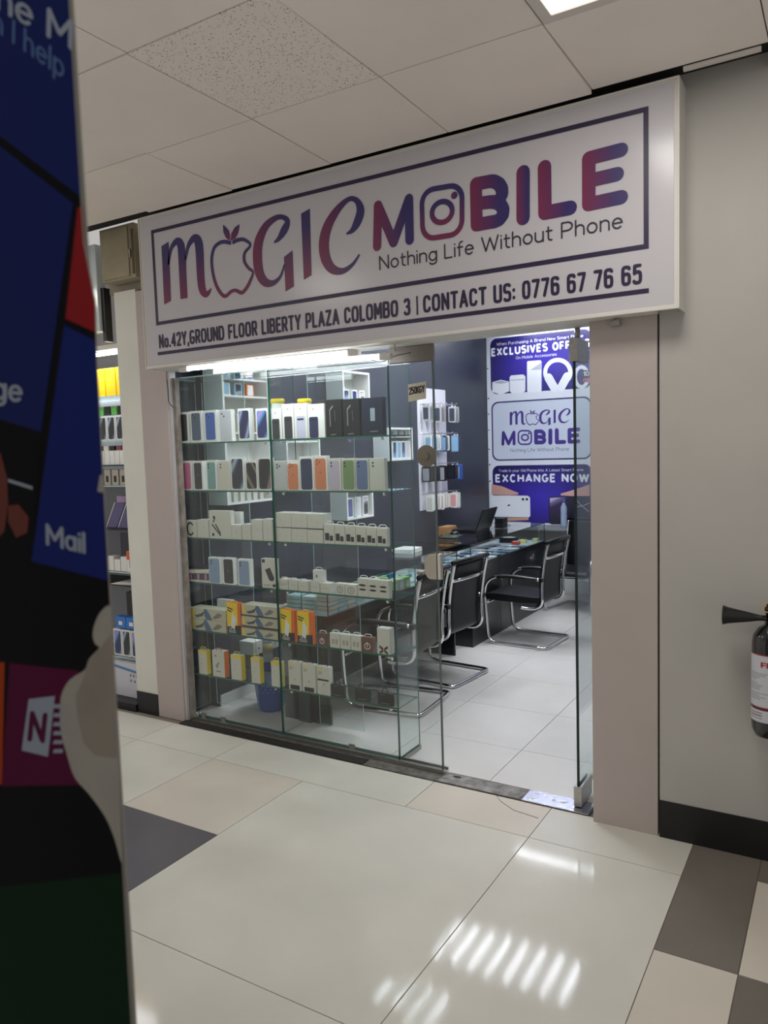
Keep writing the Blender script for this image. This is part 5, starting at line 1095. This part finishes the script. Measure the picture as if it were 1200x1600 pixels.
# ================================================================== FIRE EXTINGUISHER
fe = thing('fire_extinguisher', 'black fire extinguisher with white labels hanging on the corridor wall', 'fire extinguisher', (3.152, -.168, .515))
FEB = mat('extinguisher_black', (20, 22, 24), .2, coat=.6)
MB().lathe([(.03, 0), (.05, .006), (.060, .03), (.0625, .06), (.0625, .345), (.058, .372), (.042, .398), (.022, .41), (.019, .425)], (0, 0, 0), FEB, 36).build('cylinder', fe)
MB().lathe([(.018, .426), (.018, .455), (.022, .456), (.022, .47), (.014, .48)], (0, 0, 0), PLASTIC, 20).build('valve', fe)
def wrap(name, a0, a1, z0, z1, r_, mt):
    m = MB(); n = 12
    vs = [(r_ * math.cos(math.radians(a0 + (a1 - a0) * i / n)), r_ * math.sin(math.radians(a0 + (a1 - a0) * i / n)), z) for z in (z0, z1) for i in range(n + 1)]
    m.add(vs, [(i, i + 1, i + n + 2, i + n + 1) for i in range(n)], mt, True); return m.build(name, fe)
RED = mat('label_red', (170, 40, 50), .4)
wrap('label_border', -172, -60, .118, .312, .0630, RED); wrap('label', -169.5, -62, .122, .308, .0633, col('label_paper', (196, 198, 206)))
wrap('small_label', -165, -64, .066, .110, .0632, col('label_paper', (196, 198, 206)))
def wtext(s, a0, a1, z, cap, wt, mt, r_=.0636):
    m = MB(); W, ls = text_lines(s); strokes(m, [[(u / W, v) for u, v in l] for l in ls], wt * .5 if len(s) > 3 else wt, mt, lambda u, v, w_=0: ((r_ + w_) * math.cos(math.radians(a0 + (a1 - a0) * u)), (r_ + w_) * math.sin(math.radians(a0 + (a1 - a0) * u)), z + cap * v)); return m
m = MB(); W, ls = text_lines('FIRE'); strokes(m, [[(u, v) for u, v in l] for l in ls], .24, RED, lambda u, v, w_=0: ((.0636 + w_) * math.cos(math.radians(-112 + 56 * u / W)), (.0636 + w_) * math.sin(math.radians(-112 + 56 * u / W)), .268 + .016 * v)); m.build('label_lettering', fe)
m = MB()
for i in range(15):
    z = .242 - i * .0072; a1 = -162 + random.uniform(30, 80)
    vs = [(.0636 * math.cos(math.radians(a)), .0636 * math.sin(math.radians(a)), zz) for zz in (z, z + .0022) for a in [(-160 + (a1 + 160) * k / 6) for k in range(7)]]
    if i % 5 != 4: m.add(vs, [(k, k + 1, k + 8, k + 7) for k in range(6)], GREYINK)
o = m.build('label_small_print', fe); o['kind'] = 'stuff'
m = MB()
for z in (.098, .088, .078): m.add([(.0636 * math.cos(math.radians(a)), .0636 * math.sin(math.radians(a)), zz) for zz in (z, z + .003) for a in (-158, -146, -134, -122, -110)], [(k, k + 1, k + 6, k + 5) for k in range(4)], (RED, INK, GREYINK)[int((.098 - z) * 100 + .5)])
o = m.build('small_label_print', fe); o['kind'] = 'stuff'
MB().lathe([(.036, -.156), (.034, -.152), (.030, -.14), (.016, -.062), (.013, -.05), (.010, -.03), (.010, -.012)], (0, -.02, .437), PLASTIC, 26, 'x').build('discharge_horn', fe)
MB().add([(-.015, -.012, .482), (.075, -.012, .50), (.075, .012, .50), (-.015, .012, .482), (-.015, -.012, .487), (.075, -.012, .506), (.075, .012, .506), (-.015, .012, .487)], [(0, 3, 2, 1), (4, 5, 6, 7), (0, 1, 5, 4), (1, 2, 6, 5), (2, 3, 7, 6), (3, 0, 4, 7)], PLASTIC).build('squeeze_handle', fe)
MB().add([(-.01, -.012, .470), (.075, -.012, .452), (.075, .012, .452), (-.01, .012, .470), (-.01, -.012, .475), (.075, -.012, .457), (.075, .012, .457), (-.01, .012, .475)], [(0, 3, 2, 1), (4, 5, 6, 7), (0, 1, 5, 4), (1, 2, 6, 5), (2, 3, 7, 6), (3, 0, 4, 7)], PLASTIC).build('carry_handle', fe)
MB().tube([(-.012 + .016 * math.cos(t * .5236), -.02, .475 + .016 * math.sin(t * .5236)) for t in range(12)], .002, mat('yellow_seal', (214, 168, 70), .5), 6, closed=True).build('safety_ring', fe)
MB().box(-.02, .02, .0635, .082, .36, .42, STEEL).build('wall_bracket', fe)
# ================================================================== NEIGHBOURING SHOP
struct(bx('wall_neighbour_back', -2.2, -.41, .62, .68, 0, 2.9, mat('neighbour_wall', (150, 148, 150), .6)))
struct(bx('wall_neighbour_side', -.409, -.406, .13, .62, 0, 2.9, WHITE))
struct(bx('trim_10', -2.2, -.41, -.02, .33, 0, .045, BLACKB))
ns = thing('neighbour_sign', 'plain white sign panel of the neighbouring shop beside the electrical box', 'sign panel', (0, 0, 0))
MB().box(-2.2, -.53, -.02, .04, 2.36, 2.88, mat('glossy_sign_white', (210, 222, 226), .15, coat=.5)).build('panel', ns, .006)
MB().box(-.528, -.50, -.0, .05, 2.30, 2.62, BLACKB).build('gap_shade_strip', ns)  # black strip stands in for the shade in the gap by the pillar
t = thing('tube_light', 'short lit tube over the shelves of the neighbouring shop', 'tube light', (-.95, .12, 2.25))
MB().tube([(-.5, 0, 0), (.42, 0, 0)], .012, TUBE, 10).build('tube', t); MB().box(-.53, .46, -.02, .02, .02, .05, WHITE).build('housing', t); MB().box(.42, .45, -.014, .014, -.014, .019, WHITE).build('end_cap', t)
ld = bpy.data.lights.new('tube_lamp', 'AREA'); ld.shape = 'RECTANGLE'; ld.size = .9; ld.size_y = .3; ld.energy = P_NEIGH; ld.color = (.93, .93, 1)
lo = bpy.data.objects.new('tube_lamp', ld); COL.objects.link(lo); lo.location = (-.04, 0, -.02); lo.parent = t
nsh = thing('neighbour_shelves', 'glass shelf unit of the neighbouring shop seen left of the pillar', 'shelf unit', (0, 0, 0))
NZ = [1.98, 1.70, 1.545, 1.415, 1.135, .86, .775, .30]
for i, z in enumerate(NZ): MB().box(-1.6, -.42, .08, .36, z - .008, z - .001, GLASS_G if i not in (2, 4, 6) else BLACKB, edge=GEDGE_L if i not in (2, 4, 6) else BLACKB, thin='z').build('shelf', nsh)
for x in (-1.6, -.418): MB().box(x, x + .008, .375, .383, .05, 2.2, GEDGE_L).build('upright', nsh)
MB().box(-1.6, -.41, .3845, .392, .05, 2.2, mat('mirror_grey', (120, 122, 128), .2)).build('back_panel', nsh)
def nbox(x0, x1, z, h, label, mt, name, cat, pm=None, group=None, y=.1, d=.05):
    t = thing(name, label, cat, ((x0 + x1) / 2, y, z), 0, group); W = x1 - x0
    MB().box(-W / 2, W / 2, 0, d, 0, h, mt).build('carton', t, .0008)
    if pm: pic(t, face(-W / 2, W / 2, 0, 0, h), W, h, .12, .88, .06, .94, pm, .14)
    return t
for i, (a, b) in enumerate(((-.86, -.765), (-.755, -.665), (-.655, -.565), (-.555, -.47))):
    t = nbox(a, b, 1.98, .175, 'bright yellow box on the top shelf of the neighbouring shop, %s from the left' % ORD[i], mat('bright_yellow', (250, 206, 10), .4), 'yellow_box', 'box', group='yellow boxes next door')
    m = MB(); W = b - a; text(m, 'COM', -.025, .028, .10, .012, .14, GREYINK, face(0, 1, 0, 0, 1)); m.build('box_lettering', t)
for i in range(6):
    nbox(-.80 + .065 * i, -.745 + .065 * i, 1.70 + .165, .055, 'green and black pack lying above the phone boxes next door, %s from the left' % ORD[i], (mat('green_pack', (90, 170, 80), .5), INK)[i % 2], 'green_pack', 'pack', group='green packs next door', y=.14)
for i in range(5):
    nbox(-.83 + .082 * i, -.755 + .082 * i, 1.70, .155, 'white phone box with a slate swirl screen next door, %s from the left' % ORD[i], CARD, 'phone_box', 'phone box', SW_DARK, 'phone boxes next door')
for i in range(8):
    nbox(-.80 + .047 * i, -.757 + .047 * i, 1.5455, .09, 'slim white box below the phone boxes next door, %s from the left' % ORD[i], CARD, 'slim_box', 'slim box', group='slim white boxes next door')
for i in range(6):
    nbox(-.78 + .06 * i, -.735 + .06 * i, 1.6365, .03, 'small pack on top of the slim white boxes next door, %s from the left' % ORD[i], (col('dull_red', (130, 60, 70)), CARDG, INK)[i % 3], 'small_pack', 'pack', group='small packs next door', y=.105, d=.03)
for i in range(5):
    nbox(-.80 + .075 * i, -.74 + .075 * i, 1.4155, .10, 'grey box with a small dark watch picture next door, %s from the left' % ORD[i], col('warm_grey', (176, 170, 160)), 'watch_box', 'watch box', None, 'watch boxes next door')
    c = -.77 + .075 * i; MB().prism([(-.012, .02), (.012, .02), (.012, .06), (-.012, .06)], .0004, INK, lambda u, v, w_: (u, -.0006 - w_, v)).build('watch_picture', bpy.data.objects[-1] if False else [o for o in bpy.data.objects if o.name.startswith('watch_box') and abs(o.location.x - c) < .002 and o.location.z > 1.3][0])
for i, (x, s_) in enumerate(((-.735, .16), (-.62, .16), (-.505, .18))):
    t = thing('tablet', 'purple backed tablet leaning on the shelf next door, %s from the left' % ORD[i], 'tablet', (x, .14, 1.1355), .0, 'tablets next door')
    m = MB(); m.prism(rrect(-.05, .05, 0, s_, .012, 3), .008, col('violet_tablet', (90, 84, 130)), lambda u, v, w_: (u + v * .25, w_ + v * .3, v + .002)); m.build('back', t)
    m = MB(); m.prism(rrect(-.052, -.046, 0, s_, .002, 2), .010, CARD, lambda u, v, w_: (u + v * .25, w_ + v * .3 - .001, v + .002)); m.build('rim', t)
nbox(-.80, -.69, 1.1355, .20, 'pink and lilac carton behind the tablets next door', col('lilac_box', (190, 160, 200)), 'lilac_box', 'box', y=.25)
nbox(-.85, -.57, .8605, .22, 'dark laptop back standing on the shelf next door', col('laptop_dark', (60, 56, 70)), 'laptop', 'laptop', y=.30, d=.01)
for i in range(4): nbox(-.80 + .062 * i, -.745 + .062 * i, .8605, .075 + .02 * (i % 2), 'small white charger box next door, %s from the left' % ORD[i], CARD, 'charger_box', 'charger box', group='white charger boxes next door')
t = nbox(-.545, -.46, .8605, .135, 'white and red box with a black plug picture next door', CARD, 'plug_box', 'charger box', y=.09)
f = face(-.0425, .0425, 0, 0, .135); MB().prism([(0, .6), (1, .6), (1, 1), (0, 1)], .0003, col('orange_red', (210, 90, 50)), f).build('red_panel', t); pic(t, f, .085, .135, .3, .8, .2, .7, INK, .15, 'plug_picture'); dots(t, f, .085, .135, [(.55, .5)], .012, CARD, 'white_disc')
nbox(-.50, -.43, .8605, .03, 'small green tin in front of the plug box next door', col('leaf_green', (120, 160, 70)), 'green_tin', 'tin', y=.082, d=.006)
t = thing('paper_sheaf', 'loose white papers on the dark shelf next door', 'papers', (-.55, .15, .776), .1)
for i in range(3): MB().box(-.15 + .02 * i, .08, -.06, .08, .004 * i, .004 * i + .003, CARD).build('sheet', t)
nbox(-.80, -.60, .32, .36, 'dark boxed device standing on the bottom shelf next door', BLACK, 'device_box', 'device box', y=.28)
nbox(-.52, -.43, .565, .12, 'white phone box with a dark phone lying on the blue packs next door', CARD, 'phone_box', 'phone box', INK, y=.12)
for i in range(3):
    t = nbox(-.70 + .1 * i, -.605 + .1 * i, .485, .075, 'blue and white boxed pack on the lowest phone boxes next door, %s from the left' % ORD[i], mat('pack_bright_blue', (50, 120, 200), .4), 'blue_pack', 'pack', None, 'blue packs next door')
    MB().prism([(.02 - .0475, .02), (.055 - .0475, .02), (.055 - .0475, .045), (.02 - .0475, .045)], .0004, CARD, lambda u, v, w_: (u + .01, -.0006 - w_, v)).build('white_label', t)
for i in range(4): nbox(-.73 + .085 * i, -.65 + .085 * i, .3005, .175, 'phone box with blue curve, bottom shelf next door, %s from the left' % ORD[i], CARD, 'phone_box', 'phone box', (SW_TEAL, SW_DARK)[i % 2], 'lowest phone boxes next door')
t = nbox(-.78, -.42, .046, .22, 'large white carton with small icons on the floor next door', col('pale_carton', (206, 206, 216)), 'carton_box', 'carton', y=.07, d=.22)
f = face(-.18, .18, 0, 0, .22); MB().prism([(0, .88), (1, .7), (1, .78), (0, .96)], .0003, col('carton_blue', (90, 130, 180)), f).build('blue_stripe', t)
m = MB()
for a, b in ((.62, .62), (.7, .62), (.78, .62), (.62, .46), (.72, .45), (.8, .46)): m.prism([(a, b), (a + .04, b), (a + .05, b + .07), (a + .01, b + .09)], .0003, GREYINK, f)
m.build('icon_print', t)
